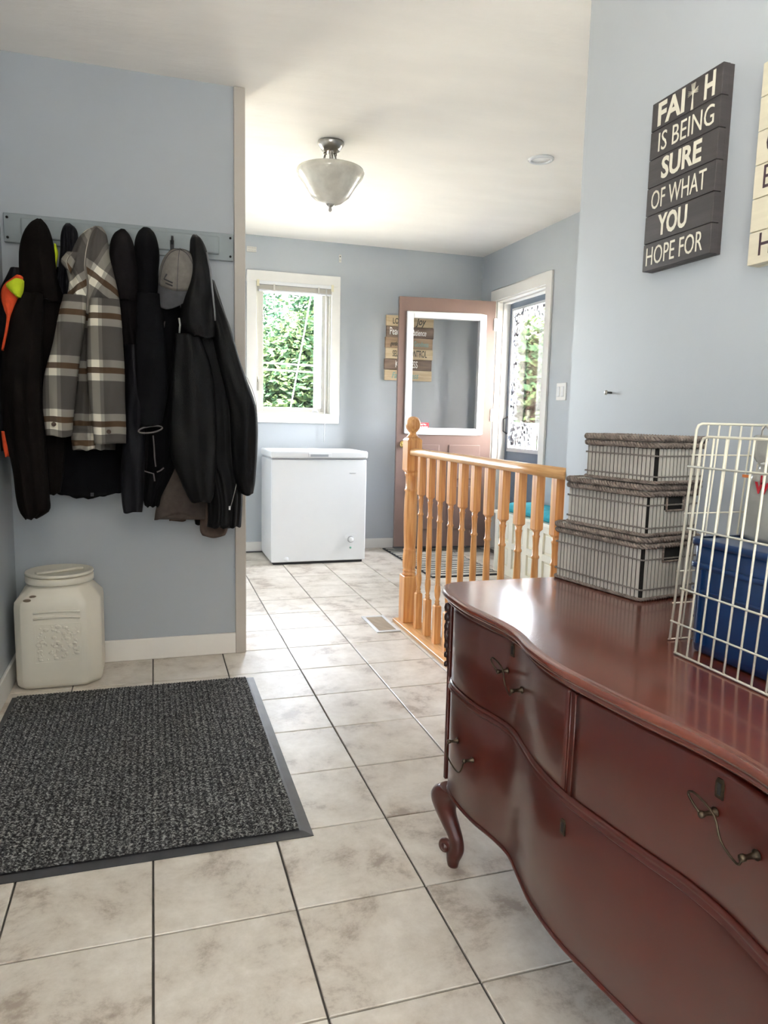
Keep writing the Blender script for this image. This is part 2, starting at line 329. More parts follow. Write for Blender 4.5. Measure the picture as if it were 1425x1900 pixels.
# open inner door, hinged at (XF-.03, 5.52), leaf runs towards -X and slightly +Y
dr = thing('entrance_door', 'mauve brown entrance door standing open, with a white framed glass', 'door', (XF-.035, 5.515, .0))
ang = R(-6.5)
DW = .80
def dbox(name, u0, u1, v0, v1, z0, z1, m, par=dr, bevel=0):   # u along leaf from hinge, v thickness toward camera(-)
    o = MB().box((-u1, v0, z0), (-u0, v1, z1)).rings([]) if False else None
    b = MB(); b.box((-u1, v0, z0), (-u0, v1, z1))
    bmesh.ops.rotate(b.bm, cent=(0, 0, 0), matrix=Matrix.Rotation(ang, 3, 'Z'), verts=b.bm.verts)
    bmesh.ops.translate(b.bm, verts=b.bm.verts, vec=ORG[dr.name])
    return b.build(name, m, par, bevel)
b = MB(); z0, z1 = .055, 2.065; gu0, gu1, gz0, gz1 = .10, .715, 1.005, 1.935
for (a, c, p, q) in ((0, gu0, z0, z1), (gu1, DW, z0, z1), (gu0, gu1, z0, gz0), (gu0, gu1, gz1, z1)): b.box((-c, -.022, p), (-a, .022, q))
bmesh.ops.rotate(b.bm, cent=(0, 0, 0), matrix=Matrix.Rotation(ang, 3, 'Z'), verts=b.bm.verts); bmesh.ops.translate(b.bm, verts=b.bm.verts, vec=ORG[dr.name])
b.build('door_leaf', m_doorp, dr)
b = MB()
for (a, c, p, q) in ((gu0-.025, gu0+.03, gz0-.02, gz1+.02), (gu1-.03, gu1+.025, gz0-.02, gz1+.02), (gu0+.03, gu1-.03, gz0-.02, gz0+.03), (gu0+.03, gu1-.03, gz1-.03, gz1+.02)): b.box((-c, -.034, p), (-a, .034, q))
bmesh.ops.rotate(b.bm, cent=(0, 0, 0), matrix=Matrix.Rotation(ang, 3, 'Z'), verts=b.bm.verts); bmesh.ops.translate(b.bm, verts=b.bm.verts, vec=ORG[dr.name])
b.build('glass_frame', m_white, dr, .008)
dbox('pane', gu0+.02, gu1-.02, -.003, .003, gz0+.02, gz1-.02, m_clear)
for (a, c) in ((.09, .36), (.44, .71)):
    for (p, q) in ((.20, .56), (.62, .90)): dbox('panel', a, c, -.029, -.021, p, q, m_doorp, bevel=.006)
box('door_sweep', (0, 0, 0), (.001, .001, .001), m_black, dr) if False else dbox('door_sweep', .0, DW, -.024, .024, .04, .056, m_black)
for z in (.3, 1.15, 1.88): dbox('hinge', -.012, .012, -.03, -.016, z-.05, z+.05, m_vinyl)
kb = MB(); kb.lathe((0, 0, 0), [(.0, -.055), (.02, -.055), (.028, -.045), (.028, -.032), (.012, -.025), (.012, -.008), (.03, -.006), (.03, 0)], 16, 'y')
bmesh.ops.translate(kb.bm, verts=kb.bm.verts, vec=ORG[dr.name]+Vector((-DW+.06, DW*math.sin(-ang)-.028, .90))); kb.build('door_knob', mat('brass_knob', (.6, .42, .14, 1), .25, metal=1), dr)
dbox('sticker', .53, .62, -.007, -.0035, 1.03, 1.075, mat('red_sticker', (.62, .03, .04, 1), .5)); 
def text(name, s, m, M, size, parent, w=1.0, bold=0, shear=0, align='LEFT', ext=.0004, sp=1.0, fit=0):
    cu = bpy.data.curves.new(name, 'FONT'); cu.body = s; cu.size = size; cu.offset = bold; cu.shear = shear; cu.extrude = ext; cu.align_x = align; cu.space_character = sp; cu.resolution_u = 3
    cu.materials.append(m); o = bpy.data.objects.new(name, cu); C.objects.link(o); o.parent = parent
    bpy.context.view_layer.update(); me = bpy.data.meshes.new_from_object(o); me.materials.clear(); me.materials.append(m)
    bpy.data.objects.remove(o); o = bpy.data.objects.new(name, me); C.objects.link(o); o.parent = parent
    if fit:
        xs = [v.co.x for v in me.vertices]; w = fit/(max(xs)-min(xs))
    S = Matrix.Diagonal((w, 1, 1, 1)); MM = M.copy(); MM.translation = M.translation-org(parent); o.matrix_local = MM @ S
    return o
def frame(xa, ya, loc):
    xa = Vector(xa).normalized(); ya = Vector(ya).normalized(); za = xa.cross(ya)
    return Matrix(((xa.x, ya.x, za.x, loc[0]), (xa.y, ya.y, za.y, loc[1]), (xa.z, ya.z, za.z, loc[2]), (0, 0, 0, 1)))
m_ink = mat('white_print', (.85, .85, .82, 1), .6)
ux = Vector((math.cos(ang), math.sin(ang), 0))
for s, z in (('Thank You', 1.056), ('Not Smoking', 1.037)):
    p = ORG[dr.name]-ux*.617+Vector((0, -.0085, z)); text('lettering', s, m_ink, frame(ux, (0, 0, 1), p), .018, dr, w=.8, bold=.0003)

# ------------------------------------------------------------------ chest freezer
fz = thing('chest_freezer', 'white chest freezer under the far window', 'freezer', (1.18, 5.53, 0))
FX0, FX1, FY0, FY1 = .818, 1.543, 5.28, 5.79
box('cabinet', (FX0, FY0, .02), (FX1, FY1, .788), m_white, fz, .008)
box('base', (FX0+.02, FY0+.02, .0), (FX1-.02, FY1-.02, .022), m_black, fz)
box('gasket', (FX0+.008, FY0+.008, .785), (FX1-.008, FY1-.01, .800), mat('grey_gasket', (.3, .31, .33, 1), .6), fz)
box('lid', (FX0-.006, FY0-.012, .798), (FX1+.006, FY1, .852), m_white, fz, .012, seg=3)
hd = MB().box((1.09, FY0-.018, .806), (1.265, FY0-.010, .836)).build('lid_handle', m_white, fz, .003)
box('grip', (1.105, FY0-.0195, .811), (1.24, FY0-.017, .828), mat('grey_grip', (.32, .34, .37, 1), .4), hd)
cp = MB().prism([(1.375, .213), (1.395, .222), (1.423, .226), (1.451, .222), (1.476, .213), (1.468, .198), (1.445, .165), (1.423, .155), (1.401, .165), (1.378, .198)], 'y', FY0-.003, FY0+.001).build('control_plate', m_white, fz)
m_g = mat('grey_plastic', (.35, .36, .38, 1), .4)
MB().lathe((1.425, FY0, .182), [(.022, -.003), (.026, -.004), (.026, -.006), (.022, -.006)], 24, 'y', cap=True).build('dial_ring', m_g, fz)
MB().lathe((1.425, FY0, .182), [(.019, -.004), (.019, -.018), (.016, -.02), (0, -.02)], 24, 'y').build('dial', m_white, fz, smooth=False)
MB().lathe((1.425, FY0, .118), [(.009, 0), (.009, -.004), (0, -.004)], 16, 'y').build('indicator_ring', m_g, fz)
MB().lathe((1.425, FY0, .118), [(.005, -.003), (.005, -.006), (0, -.006)], 12, 'y').build('indicator_light', mat('green_lamp', (.02, .5, .2, 1), .3), fz)
MB().lathe((.932, FY0, .045), [(.018, 0), (.018, -.004), (0, -.004)], 20, 'y').build('drain_cap', m_white, fz)
text('lettering', 'FRIGIDAIRE', m_g, frame((1, 0, 0), (0, 0, 1), (1.408, FY0-.0005, .683)), .012, fz, w=.85)
box('power_cord', (.66, 5.825, .004), (FX0+.05, 5.832, .010), m_black, fz)

# ------------------------------------------------------------------ small things on walls and ceiling
pl = tag(box('wall_plate', (.712, YF-.01, 2.355), (.786, YF, 2.395), m_vinyl, bevel=.002, origin=(.75, YF, 2.375)), 'small cream wall plate with two rows of holes high beside the window', 'plate')
b = MB()
for k in range(6):
    for z in (2.365, 2.384): b.box((.722+k*.0105, YF-.0112, z), (.7245+k*.0105, YF-.0098, z+.003))
b.build('hole', m_dark, pl)['kind'] = 'stuff'
bk = tag(MB().box((1.443, YF-.006, 2.335), (1.463, YF, 2.395)).box((1.448, YF-.02, 2.352), (1.458, YF-.006, 2.358)).build('wall_bracket', m_vinyl, bevel=.001, origin=(1.45, YF, 2.36)), 'small white bracket screwed high on the far wall', 'bracket')
MB().lathe((1.453, YF-.006, 2.38), [(.004, 0), (.004, -.002), (0, -.002)], 8, 'y').build('screw', m_dark, bk)
sw = tag(box('light_switch', (XF-.007, 4.42, 1.255), (XF, 4.545, 1.375), m_trim, bevel=.003, origin=(XF, 4.48, 1.31)), 'white double light switch beside the entrance door', 'switch')
for y in (4.447, 4.497): box('rocker', (XF-.012, y, 1.28), (XF-.006, y+.034, 1.35), m_white, sw, .003)
nl = tag(MB().lathe((XN, 1.83, 1.19), [(.0035, -.0001), (.0035, -.016), (.007, -.017), (.007, -.02), (0, -.021)], 10, 'x').build('wall_screw', m_nickel, origin=(XN, 1.83, 1.19)), 'bare metal screw left in the wall above the baskets', 'screw')
# recessed light
rl = thing('recessed_light', 'round white recessed light in the ceiling', 'light', (1.985, 3.615, H))
MB().lathe((1.985, 3.615, H), [(.046, -.004), (.05, -.011), (.062, -.010), (.068, -.004), (.068, 0), (.046, 0)], 32, cap=False).build('trim_ring', m_white, rl)
MB().lathe((1.985, 3.615, H), [(0, -.003), (.044, -.004), (.047, -.002)], 32, cap=False).build('lens', mat('lens', (.7, .7, .68, 1), .4), rl)
# semi-flush ceiling light
LX, LY = .885, 3.79
cl = thing('ceiling_light', 'brushed nickel ceiling light with an alabaster glass bowl', 'light', (LX, LY, H))
MB().lathe((LX, LY, H), [(.066, 0), (.068, -.008), (.060, -.022), (.045, -.042), (.030, -.048), (0, -.048)], 28).build('canopy', m_nickel, cl)
MB().lathe((LX, LY, H), [(.008, -.045), (.013, -.05), (.009, -.06), (.010, -.10), (.010, -.20), (.006, -.29)], 14).build('stem', m_nickel, cl)
for k in range(3):
    a = 2*PI*k/3+.5; d = Vector((math.cos(a), math.sin(a), 0)); o = Vector((LX, LY, H))
    MB().tube([o+d*.028+Vector((0, 0, -.045)), o+d*.034+Vector((0, 0, -.075)), o+d*.055+Vector((0, 0, -.10)), o+d*.072+Vector((0, 0, -.13)), o+d*.075+Vector((0, 0, -.16))], .006).lathe(o+d*.03, [(.009, -.048), (.010, -.056), (.006, -.062)], 10).build('arm', m_nickel, cl)
m_ala = mat('alabaster_glass', (.62, .60, .53, 1), .25, col2=(.50, .48, .42, 1), noise_scale=18, bump=.12, bump_scale=40, coat=.4)
MB().lathe((LX, LY, H), [(.150, -.128), (.168, -.134), (.173, -.145), (.166, -.165), (.145, -.19), (.122, -.225), (.098, -.262), (.062, -.290), (.03, -.303), (0, -.305), (.03, -.299), (.058, -.285), (.092, -.258), (.116, -.222), (.139, -.187), (.160, -.163), (.166, -.147), (.150, -.134)], 40, cap=False).build('glass_bowl', m_ala, cl)
MB().lathe((LX, LY, H), [(0, -.300), (.024, -.302), (.022, -.310), (.010, -.316), (.008, -.322), (.010, -.330), (.005, -.338), (0, -.339)], 16).build('finial', m_nickel, cl)
# floor register
vt = thing('floor_vent', 'white framed floor register set in the tiles by the railing', 'vent', (1.152, 3.62, 0))
MB().box((1.088, 3.468, 0), (1.104, 3.775, .006)).box((1.200, 3.468, 0), (1.216, 3.775, .006)).box((1.104, 3.468, 0), (1.200, 3.49, .006)).box((1.104, 3.753, 0), (1.200, 3.775, .006)).build('frame', m_white, vt, .0015)
for k in range(22): MB().box((1.104, 3.493+k*.0118, -.002), (1.200, 3.4985+k*.0118, .003)).build('louver', mat('tan_louver', (.40, .34, .26, 1), .5) if k == 0 else bpy.data.materials['tan_louver'], vt)
# striped rug by the door
rug = thing('striped_rug', 'black and cream striped woven rug by the entrance door', 'rug', (2.11, 5.2, 0))
m_rb = mat('black_yarn', (.035, .035, .04, 1), .95, bump=.5, bump_scale=300); m_rc = mat('cream_yarn', (.52, .50, .44, 1), .95, bump=.5, bump_scale=300, noise_amt=.2, noise_scale=60)
box('backing', (1.845, 4.63, .0), (2.385, 5.79, .006), m_rb, rug)
y = 4.63; k = 0; rr = random.Random(3)
while y < 5.77:
    h = rr.choice((.034, .04, .048)) if k % 2 else rr.choice((.020, .026, .032)); 
    o = box('stripe', (1.845 if k % 2 == 0 else 1.86, y, .005), (2.385 if k % 2 == 0 else 2.37, min(y+h, 5.79), .011 if k % 2 else .009), m_rc if k % 2 else m_rb, rug); y += h+.001; k += 1

# ------------------------------------------------------------------ far wall sign (behind the door glass)
def pineline(name, base_c, dark, st=(1, 1, 9)): return mat(name, base_c, .7, col2=dark, noise_scale=6, stretch=st, bump=.1, bump_scale=40)
m_pine = pineline('pale_pine', (.60, .49, .33, 1), (.46, .35, .21, 1)); m_wal = pineline('brown_stained_pine', (.22, .155, .115, 1), (.14, .095, .07, 1)); m_mid = pineline('mid_stained_pine', (.40, .28, .18, 1), (.28, .19, .12, 1))
fs = thing('plank_sign', 'pallet sign of pine and brown planks half hidden behind the open door', 'sign', (2.055, YF, 1.69))
m_tk = mat('black_print', (.03, .035, .03, 1), .7); m_teal = mat('teal_print', (.18, .36, .34, 1), .7)
rows = [(m_pine, [('LOVE', 1.90, m_tk, 0, .065, .7), ('Joy', 2.11, m_tk, .3, .085, .8)]), (m_wal, [('Peace', 1.875, m_ink, 0, .085, .6), ('Patience', 2.065, m_ink, .3, .07, .62)]),
        (m_mid, [('gentleness', 1.885, m_tk, .3, .05, .6), ('Goodness', 2.09, m_teal, 0, .06, .6)]), (m_pine, [('SELF', 1.905, m_tk, 0, .07, .5), ('CONTROL', 2.035, m_tk, 0, .08, .5)]),
        (m_wal, [('KINDNESS', 1.93, m_ink, 0, .08, .6)]), (m_pine, [('Faithfulness', 1.90, m_teal, .3, .07, .8)])]
for k, (mm, tx) in enumerate(rows):
    zt = 1.95-k*.0885; lo = 1.845+(.006 if k % 2 else 0)-k*.002
    box('plank', (lo, YF-.028, zt-.0865), (lo+.418, YF-.008, zt), mm, fs, .002)
    for s, x, tm, sh, sz, wd in tx: text('lettering', s, tm, frame((1, 0, 0), (0, 0, 1), (x, YF-.0285, zt-.067)), sz, fs, w=wd*.9, shear=sh, bold=.0008)
for x in (1.90, 2.18): box('batten', (x, YF-.008, 1.44), (x+.03, YF, 1.93), m_pine, fs)

# ------------------------------------------------------------------ near wall signs
m_char = mat('charcoal_stained_wood', (.050, .043, .043, 1), .55, col2=(.035, .03, .031, 1), noise_scale=8, stretch=(1, 1, 10), bump=.08, bump_scale=50)
m_cre = mat('cream_painted_wood', (.62, .57, .44, 1), .55, noise_amt=.06, noise_scale=8, stretch=(1, 1, 10)); m_crt = mat('cream_letter_paint', (.66, .63, .52, 1), .6)
SXF = XN-.032
def FX(x, y):   # pixel -> (Y, z) on sign front plane
    d = r2*((x-712.5)/FPX)-u2*((y-950)/FPX)+fw; t = SXF/d.x; return d.y*t, CH+d.z*t
ya, za = FX(1213, 190); yb, zb = FX(1345.8, 116); yc, zc = FX(1313, 473.5); yd, zd = FX(1190, 505)
Y1 = (ya+yd)/2; Y0 = (yb+yc)/2; Z1 = (za+zb)/2; Z0 = (zc+zd)/2; print('SIGN', ya, za, yb, zb, yc, zc, yd, zd)
s1 = thing('faith_sign', 'dark charcoal plank sign reading FAITH IS BEING SURE', 'sign', (XN, (Y0+Y1)/2, (Z0+Z1)/2))
tiltk = (yd-ya)/(Z1-Z0); hh = (Z1-Z0)/6
words = [('FAI H', 1, .052), ('IS BEING', 0, .050), ('SURE', 1, .056), ('OF WHAT', 0, .052), ('YOU', 1, .056), ('HOPE FOR', 0, .050)]
def wtext(s, par, yc, zb, wid, size, m, bold):
    return text('lettering', s, m, frame((0, -1, 0), (0, 0, 1), (SXF-.0003, yc, zb)), size, par, align='CENTER', bold=bold, fit=wid)
WD = Y1-Y0
for k, (s, bd, sz) in enumerate(words):
    zt = Z1-k*hh; off = (k/5-.5)*0
    box('plank', (SXF, Y0+off, zt-hh+.0016), (XN-.012, Y1+off, zt), m_char, s1, .0015)
wd_f = {0: .80, 1: .79, 2: .58, 3: .80, 4: .44, 5: .84}; cc = {0: .52, 1: .53, 2: .50, 3: .48, 4: .44, 5: .47}
for k, (s, bd, sz) in enumerate(words):
    zt = Z1-k*hh; yc_ = Y1-WD*cc[k]
    if k == 0:
        wtext('FAI', s1, Y1-WD*.30, zt-hh*.86, WD*.40, .075, m_crt, .0022)
        wtext('H', s1, Y1-WD*.84, zt-hh*.86, WD*.14, .075, m_crt, .0022)
        c0 = Y1-WD*.615; m_ = m_crt
        b = MB()
        for dy in (-.006, -.002, .002, .006):
            b.tube([(SXF-.001, c0+dy*.6, zt-hh*.98), (SXF-.001, c0+dy*.15, zt-hh*.55), (SXF-.001, c0+dy*1.1, zt-hh*.12)], .0007, 5)
        for dz in (-.006, -.002, .002, .006):
            b.tube([(SXF-.001, c0-.017, zt-hh*.40+dz), (SXF-.001, c0, zt-hh*.42+dz*.2), (SXF-.001, c0+.017, zt-hh*.40+dz)], .0007, 5)
        b.build('cross_ornament', m_crt, s1)
    else: wtext(s, s1, yc_, zt-hh*.80, WD*wd_f[k], .066 if not bd else .070, m_crt, .0020 if bd else -.0001)
box('backing_board', (XN-.012, Y0+.001, Z0+.001), (XN, Y1-.001, Z1-.001), m_char, s1)
ye, ze = FX(1401.5, 310); yg, zg = FX(1383, 496); yh, zh = FX(1419.7, 116)
s2 = thing('cream_sign', 'cream plank sign cut off by the right edge of the photo', 'sign', (XN, ye-.15, 1.7))
Z3, Z2 = zh, zg; h2 = (Z3-Z2)/6; YS = (yg+yh)/2; print('SIGN2', yg, zg, yh, zh)
for k in range(6): box('plank', (SXF, YS-.25, Z3-(k+1)*h2+.0016), (XN-.012, YS, Z3-k*h2), m_cre, s2, .0015)
box('backing_board', (XN-.012, YS-.249, Z2+.001), (XN, YS-.001, Z3-.001), m_cre, s2)
m_pl = mat('plum_letter_paint', (.05, .025, .035, 1), .6)
for s, k, yo, bd in (('O', 2, .030, .002), ('E', 3, .026, 0), ('H', 5, .029, 0)): text('lettering', s, m_pl, frame((0, -1, 0), (0, 0, 1), (SXF-.0003, YS-yo+.004, Z3-(k+1)*h2+.018)), .068, s2, bold=bd, w=.8)

# ------------------------------------------------------------------ oak railing
RX = 1.295
ra = thing('stair_railing', 'oak stair railing with turned balusters between hall and dresser', 'railing', (RX, 3.0, 0))
box('base_plate', (1.232, YE+.002, 0), (1.36, 3.66, .02), m_oakh, ra, .003)
NX0, NX1, NY0, NY1 = RX-.04, RX+.04, 3.545, 3.625
nc = (RX, 3.585, 0)
def chsq(b, x, y, hw, z0, z1, ch=.012, top=True, bot=True):
    def sq(h, z): return [(x-h, y-h, z), (x+h, y-h, z), (x+h, y+h, z), (x-h, y+h, z)]
    rs = []
    if bot: rs += [sq(hw-ch*.8, z0), sq(hw, z0+ch)]
    else: rs += [sq(hw, z0)]
    if top: rs += [sq(hw, z1-ch), sq(hw-ch*.8, z1)]
    else: rs += [sq(hw, z1)]
    b.rings(rs)
    for f in b.bm.faces:
        if len(f.verts) == 4 and f.normal.length >= 0 and max(v.co.z for v in f.verts) <= z1+1e-6 and all(abs(abs(v.co.x-x)-hw) < hw for v in f.verts) and f in b.bm.faces: pass
    return b
for z0_, z1_, bt, ch_ in ((.02, .273, False, .004), (.825, 1.005, True, .012)):
    b = MB(); chsq(b, RX, 3.585, .04, z0_, z1_, bot=bt, ch=ch_)
    for f in b.bm.faces: f.smooth = False
    b.build('newel_block', m_oak, ra, .002)
MB().lathe(nc, [(.036, .273), (.036, .285), (.031, .290), (.036, .296), (.036, .302), (.031, .308), (.035, .316), (.037, .34), (.036, .38), (.033, .405), (.036, .411), (.031, .418), (.031, .43), (.034, .50), (.036, .60), (.035, .68), (.032, .72), (.036, .727), (.036, .734), (.031, .742), (.031, .80), (.036, .812), (.036, .825)], 28).build('newel_shaft', m_oak, ra)
MB().lathe(nc, [(.033, 1.005), (.031, 1.012), (.026, 1.018), (.020, 1.024), (.018, 1.032), (.026, 1.040), (.036, 1.054), (.0405, 1.074), (.037, 1.094), (.027, 1.108), (.012, 1.115), (0, 1.116)], 28).build('newel_cap', m_oak, ra)
# handrail profile swept along Y
prof = [(-.026, .916), (.026, .916), (.030, .926), (.031, .936), (.024, .947), (.010, .952), (-.010, .952), (-.024, .947), (-.031, .936), (-.030, .926)]
b = MB(); b.rings([[(RX+a, y, z) for a, z in prof] for y in (YE+.004, 2.4, 2.8, 3.2, 3.525, 3.543)]); 
b.build('handrail', m_oakh, ra)
def baluster_mesh():
    h = .0165
    b = MB(); chsq(b, 0, 0, h, .0, .19, ch=.006, bot=False); chsq(b, 0, 0, h, .692, .896, ch=.010, top=False)
    for f in b.bm.faces: f.smooth = False
    b.lathe((0, 0, 0), [(.011, .186), (.0135, .196), (.010, .202), (.0135, .208), (.009, .216), (.0135, .235), (.0155, .262), (.0135, .285), (.0105, .292), (.0125, .297), (.0115, .305), (.0135, .36), (.0145, .45), (.013, .54), (.0115, .592), (.0150, .597), (.0150, .603), (.0115, .608), (.0105, .64), (.0125, .670), (.0145, .676), (.0115, .682), (.013, .694)], 14)
    bmesh.ops.recalc_face_normals(b.bm, faces=b.bm.faces)
    me = bpy.data.meshes.new('baluster'); b.bm.to_mesh(me); b.bm.free(); me.materials.append(m_oak); return me
bme = baluster_mesh()
for k in range(11):
    o = bpy.data.objects.new('baluster', bme); C.objects.link(o); o.parent = ra; o.location = Vector((RX+.004, 3.428-.1305*k+.0165, .02))-org(ra)
b = MB(); b.box((RX-.013, YE+.004, .02), (RX+.02, YE+.022, .916)); b.build('wall_baluster', m_oak, ra)

# ------------------------------------------------------------------ bench with cushion past the railing
bc = thing('storage_bench', 'cream panelled storage bench beyond the railing', 'bench', (2.55, 4.25, 0))
m_cr = mat('cream_bench_paint', (.80, .78, .68, 1), .4, noise_amt=.04); m_crd = mat('cream_bench_recess_shade', (.74, .70, .56, 1), .45)  # second cream is the bench paint with recess shading put into its colour
box('carcass', (2.425, 3.70, .02), (2.69, 4.82, .425), m_crd, bc); box('seat_board', (2.405, 3.68, .425), (2.695, 4.84, .45), m_cr, bc, .004)
for z0, z1 in ((.0, .06), (.20, .245), (.385, .425)): box('rail', (2.412, 3.70, z0), (2.426, 4.82, z1), m_cr, bc, .001)
for k in range(6): box('stile', (2.411, 3.70+k*.2125, .0), (2.426, 3.7575+k*.2125, .425), m_cr, bc, .002)
for k in range(5):
    for z0, z1 in ((.075, .185), (.26, .37)): box('panel', (2.417, 3.775+k*.2125, z0), (2.427, 3.895+k*.2125, z1), m_cr, bc, .004)
m_tq = mat('turquoise_cotton', (.04, .40, .50, 1), .85, noise_amt=.25, noise_scale=15, bump=.2, bump_scale=250)
b = MB(); nx, ny = 17, 43; X0, X1, Y0_, Y1_ = 2.425, 2.68, 3.75, 4.72
def cz(u, v, s):
    e = min(1, min(u, 1-u)*7)*.5+.5; e *= (min(1, min(v, 1-v)*16)*.5+.5); edge = min(1, min(u, 1-u)*9, min(v, 1-v)*25)
    t = abs(math.sin(u*PI*2))**.6*abs(math.sin(v*PI*6))**.6
    return .485+s*(.008+.027*math.sqrt(max(0, edge)))*(.75+.35*t)
top = [[b.bm.verts.new((lerp(X0, X1, i/(nx-1)), lerp(Y0_, Y1_, j/(ny-1)), cz(i/(nx-1), j/(ny-1), 1))) for j in range(ny)] for i in range(nx)]
bot = [[b.bm.verts.new((lerp(X0, X1, i/(nx-1)), lerp(Y0_, Y1_, j/(ny-1)), max(.451, cz(i/(nx-1), j/(ny-1), -1)))) for j in range(ny)] for i in range(nx)]
for i in range(nx-1):
    for j in range(ny-1):
        b.bm.faces.new((top[i][j], top[i+1][j], top[i+1][j+1], top[i][j+1])); b.bm.faces.new((bot[i][j+1], bot[i+1][j+1], bot[i+1][j], bot[i][j]))
for i in range(nx-1):
    b.bm.faces.new((bot[i][0], bot[i+1][0], top[i+1][0], top[i][0])); b.bm.faces.new((top[i][-1], top[i+1][-1], bot[i+1][-1], bot[i][-1]))
for j in range(ny-1):
    b.bm.faces.new((top[0][j], top[0][j+1], bot[0][j+1], bot[0][j])); b.bm.faces.new((bot[-1][j], bot[-1][j+1], top[-1][j+1], top[-1][j]))
tag(b.build('seat_cushion', m_tq, origin=(2.55, 4.235, .45), smooth=True), 'turquoise tufted seat cushion on the cream bench', 'cushion')

# ------------------------------------------------------------------ floor mat in front
def matmat():
    m = bpy.data.materials.new('ribbed_charcoal_carpet'); m.use_nodes = True; n = m.node_tree.nodes; L = m.node_tree.links; b = n['Principled BSDF']
    tc = n.new('ShaderNodeTexCoord'); b.inputs['Roughness'].default_value = .95; b.inputs['Specular IOR Level'].default_value = .15
    t = n.new('ShaderNodeTexNoise'); t.inputs['Scale'].default_value = 160; t.inputs['Detail'].default_value = 3; L.new(tc.outputs['Object'], t.inputs['Vector'])
    rp = n.new('ShaderNodeValToRGB'); e = rp.color_ramp.elements; e[0].position = .38; e[0].color = (.016, .016, .017, 1); e[1].position = .68; e[1].color = (.33, .33, .315, 1); k = e.new(.52); k.color = (.07, .07, .071, 1)
    sx = n.new('ShaderNodeSeparateXYZ'); L.new(tc.outputs['Object'], sx.inputs[0]); m1 = n.new('ShaderNodeMath'); m1.operation = 'MULTIPLY'; m1.inputs[1].default_value = 2*PI/.021; L.new(sx.outputs[0], m1.inputs[0])
    m2 = n.new('ShaderNodeMath'); m2.operation = 'SINE'; L.new(m1.outputs[0], m2.inputs[0]); m3 = n.new('ShaderNodeMath'); m3.operation = 'MULTIPLY_ADD'; m3.inputs[1].default_value = .032; L.new(m2.outputs[0], m3.inputs[0]); L.new(t.outputs[0], m3.inputs[2])
    L.new(m3.outputs[0], rp.inputs[0]); L.new(rp.outputs[0], b.inputs['Base Color'])
    bp = n.new('ShaderNodeBump'); bp.inputs['Strength'].default_value = .9; bp.inputs['Distance'].default_value = .004; L.new(t.outputs[0], bp.inputs['Height']); L.new(bp.outputs[0], b.inputs['Normal'])
    return m
dm = thing('door_mat', 'large charcoal ribbed entrance mat with black rubber edge', 'mat', (-.08, 2.37, 0))
MX0, MX1, MY0, MY1 = -.535, .387, 1.757, 2.975
E_ = .028
b = MB(); b.rings([[(MX0, MY0, .0005), (MX1, MY0, .0005), (MX1, MY1, .0005), (MX0, MY1, .0005)], [(MX0, MY0, .002), (MX1, MY0, .002), (MX1, MY1, .002), (MX0, MY1, .002)], [(MX0+.02, MY0+E_*.9, .006), (MX1-E_*.9, MY0+E_*.9, .006), (MX1-E_*.9, MY1-.01, .006), (MX0+.02, MY1-.01, .006)]])
for f in b.bm.faces: f.smooth = False
b.build('rubber_edge', mat('grey_black_rubber', (.045, .045, .05, 1), .45, noise_amt=.3, noise_scale=20), dm)
b = MB(); xs = []; x = MX0+.018; n_r = 0
pitch = .0105; rs = []
y0m, y1m = MY0+E_, MY1-.010
prof_ = []
while x < MX1-E_-pitch:
    prof_ += [(x, .0088), (x+.002, .0108), (x+.0055, .0112), (x+.0082, .0104), (x+.0095, .0088)]; x += pitch
ny_ = 100; rnm = random.Random(4)
for j in range(ny_+1):
    yy = lerp(y0m, y1m, j/ny_); rs.append([(px_+rnm.uniform(-.0008, .0008), yy, pz+rnm.uniform(-.0005, .0008)) for px_, pz in prof_])
b.rings(rs, cap=False, closed=False); o = b.build('carpet_rib', matmat(), dm); o['kind'] = 'stuff'

# ------------------------------------------------------------------ dresser
ZT = .70
XB = XN-.012
front = [(.400, .700), (.43, .672), (.50, .664), (.56, .672), (.633, .684), (.70, .684), (.77, .675), (.84, .662), (.926, .650), (1.01, .641), (1.11, .646), (1.20, .664), (1.26, .667), (1.33, .660), (1.413, .652), (1.50, .656), (1.56, .664), (1.60, .680)]
def fx(y): return catmull(front, y)[0]
# body front a little deeper in the recesses
body = [(.415, .705), (.45, .678), (.52, .670), (.60, .680), (.68, .690), (.75, .688), (.82, .676), (.90, .664), (1.0, .652), (1.10, .656), (1.18, .672), (1.25, .686), (1.31, .682), (1.38, .668), (1.46, .662), (1.53, .668), (1.575, .690)]
def bx(y): return catmull(body, y)[0]
dres = thing('dresser', 'cherry red serpentine front dresser with cabriole legs', 'dresser', (.95, 1.0, 0))
# top with moulded edge
out = [(fx(lerp(.40, 1.60, i/80)), lerp(.40, 1.60, i/80)) for i in range(81)]
out += [(.690, 1.618), (.706, 1.630), (.735, 1.634), (XB, 1.634), (XB, .366), (.735, .366), (.710, .372), (.701, .385)]
n_o = len(out)
def offs(o):
    res = []
    for i in range(n_o):
        p = Vector(out[i]); a = Vector(out[i-1]); c = Vector(out[(i+1) % n_o]); t = (c-a).normalized(); nn = Vector((-t.y, t.x))
        if p.x >= XB-.001: nn = Vector((0, 1 if p.y > 1 else -1))
        res.append(p+nn*o)
    return res
sgn = 1
tst = offs(.01)[40]; sgn = 1 if tst.x < out[40][0] else -1
levels = [(.66, -.030), (.662, -.012), (.667, -.006), (.671, .000), (.674, .000), (.6765, -.006), (.680, .003), (.685, .011), (.690, .0135), (.695, .011), (.698, .006), (.6985, .001), (ZT, -.003)]
b = MB(); b.rings([[(p.x, p.y, z) for p in offs(o*sgn)] for z, o in levels], cap=False)
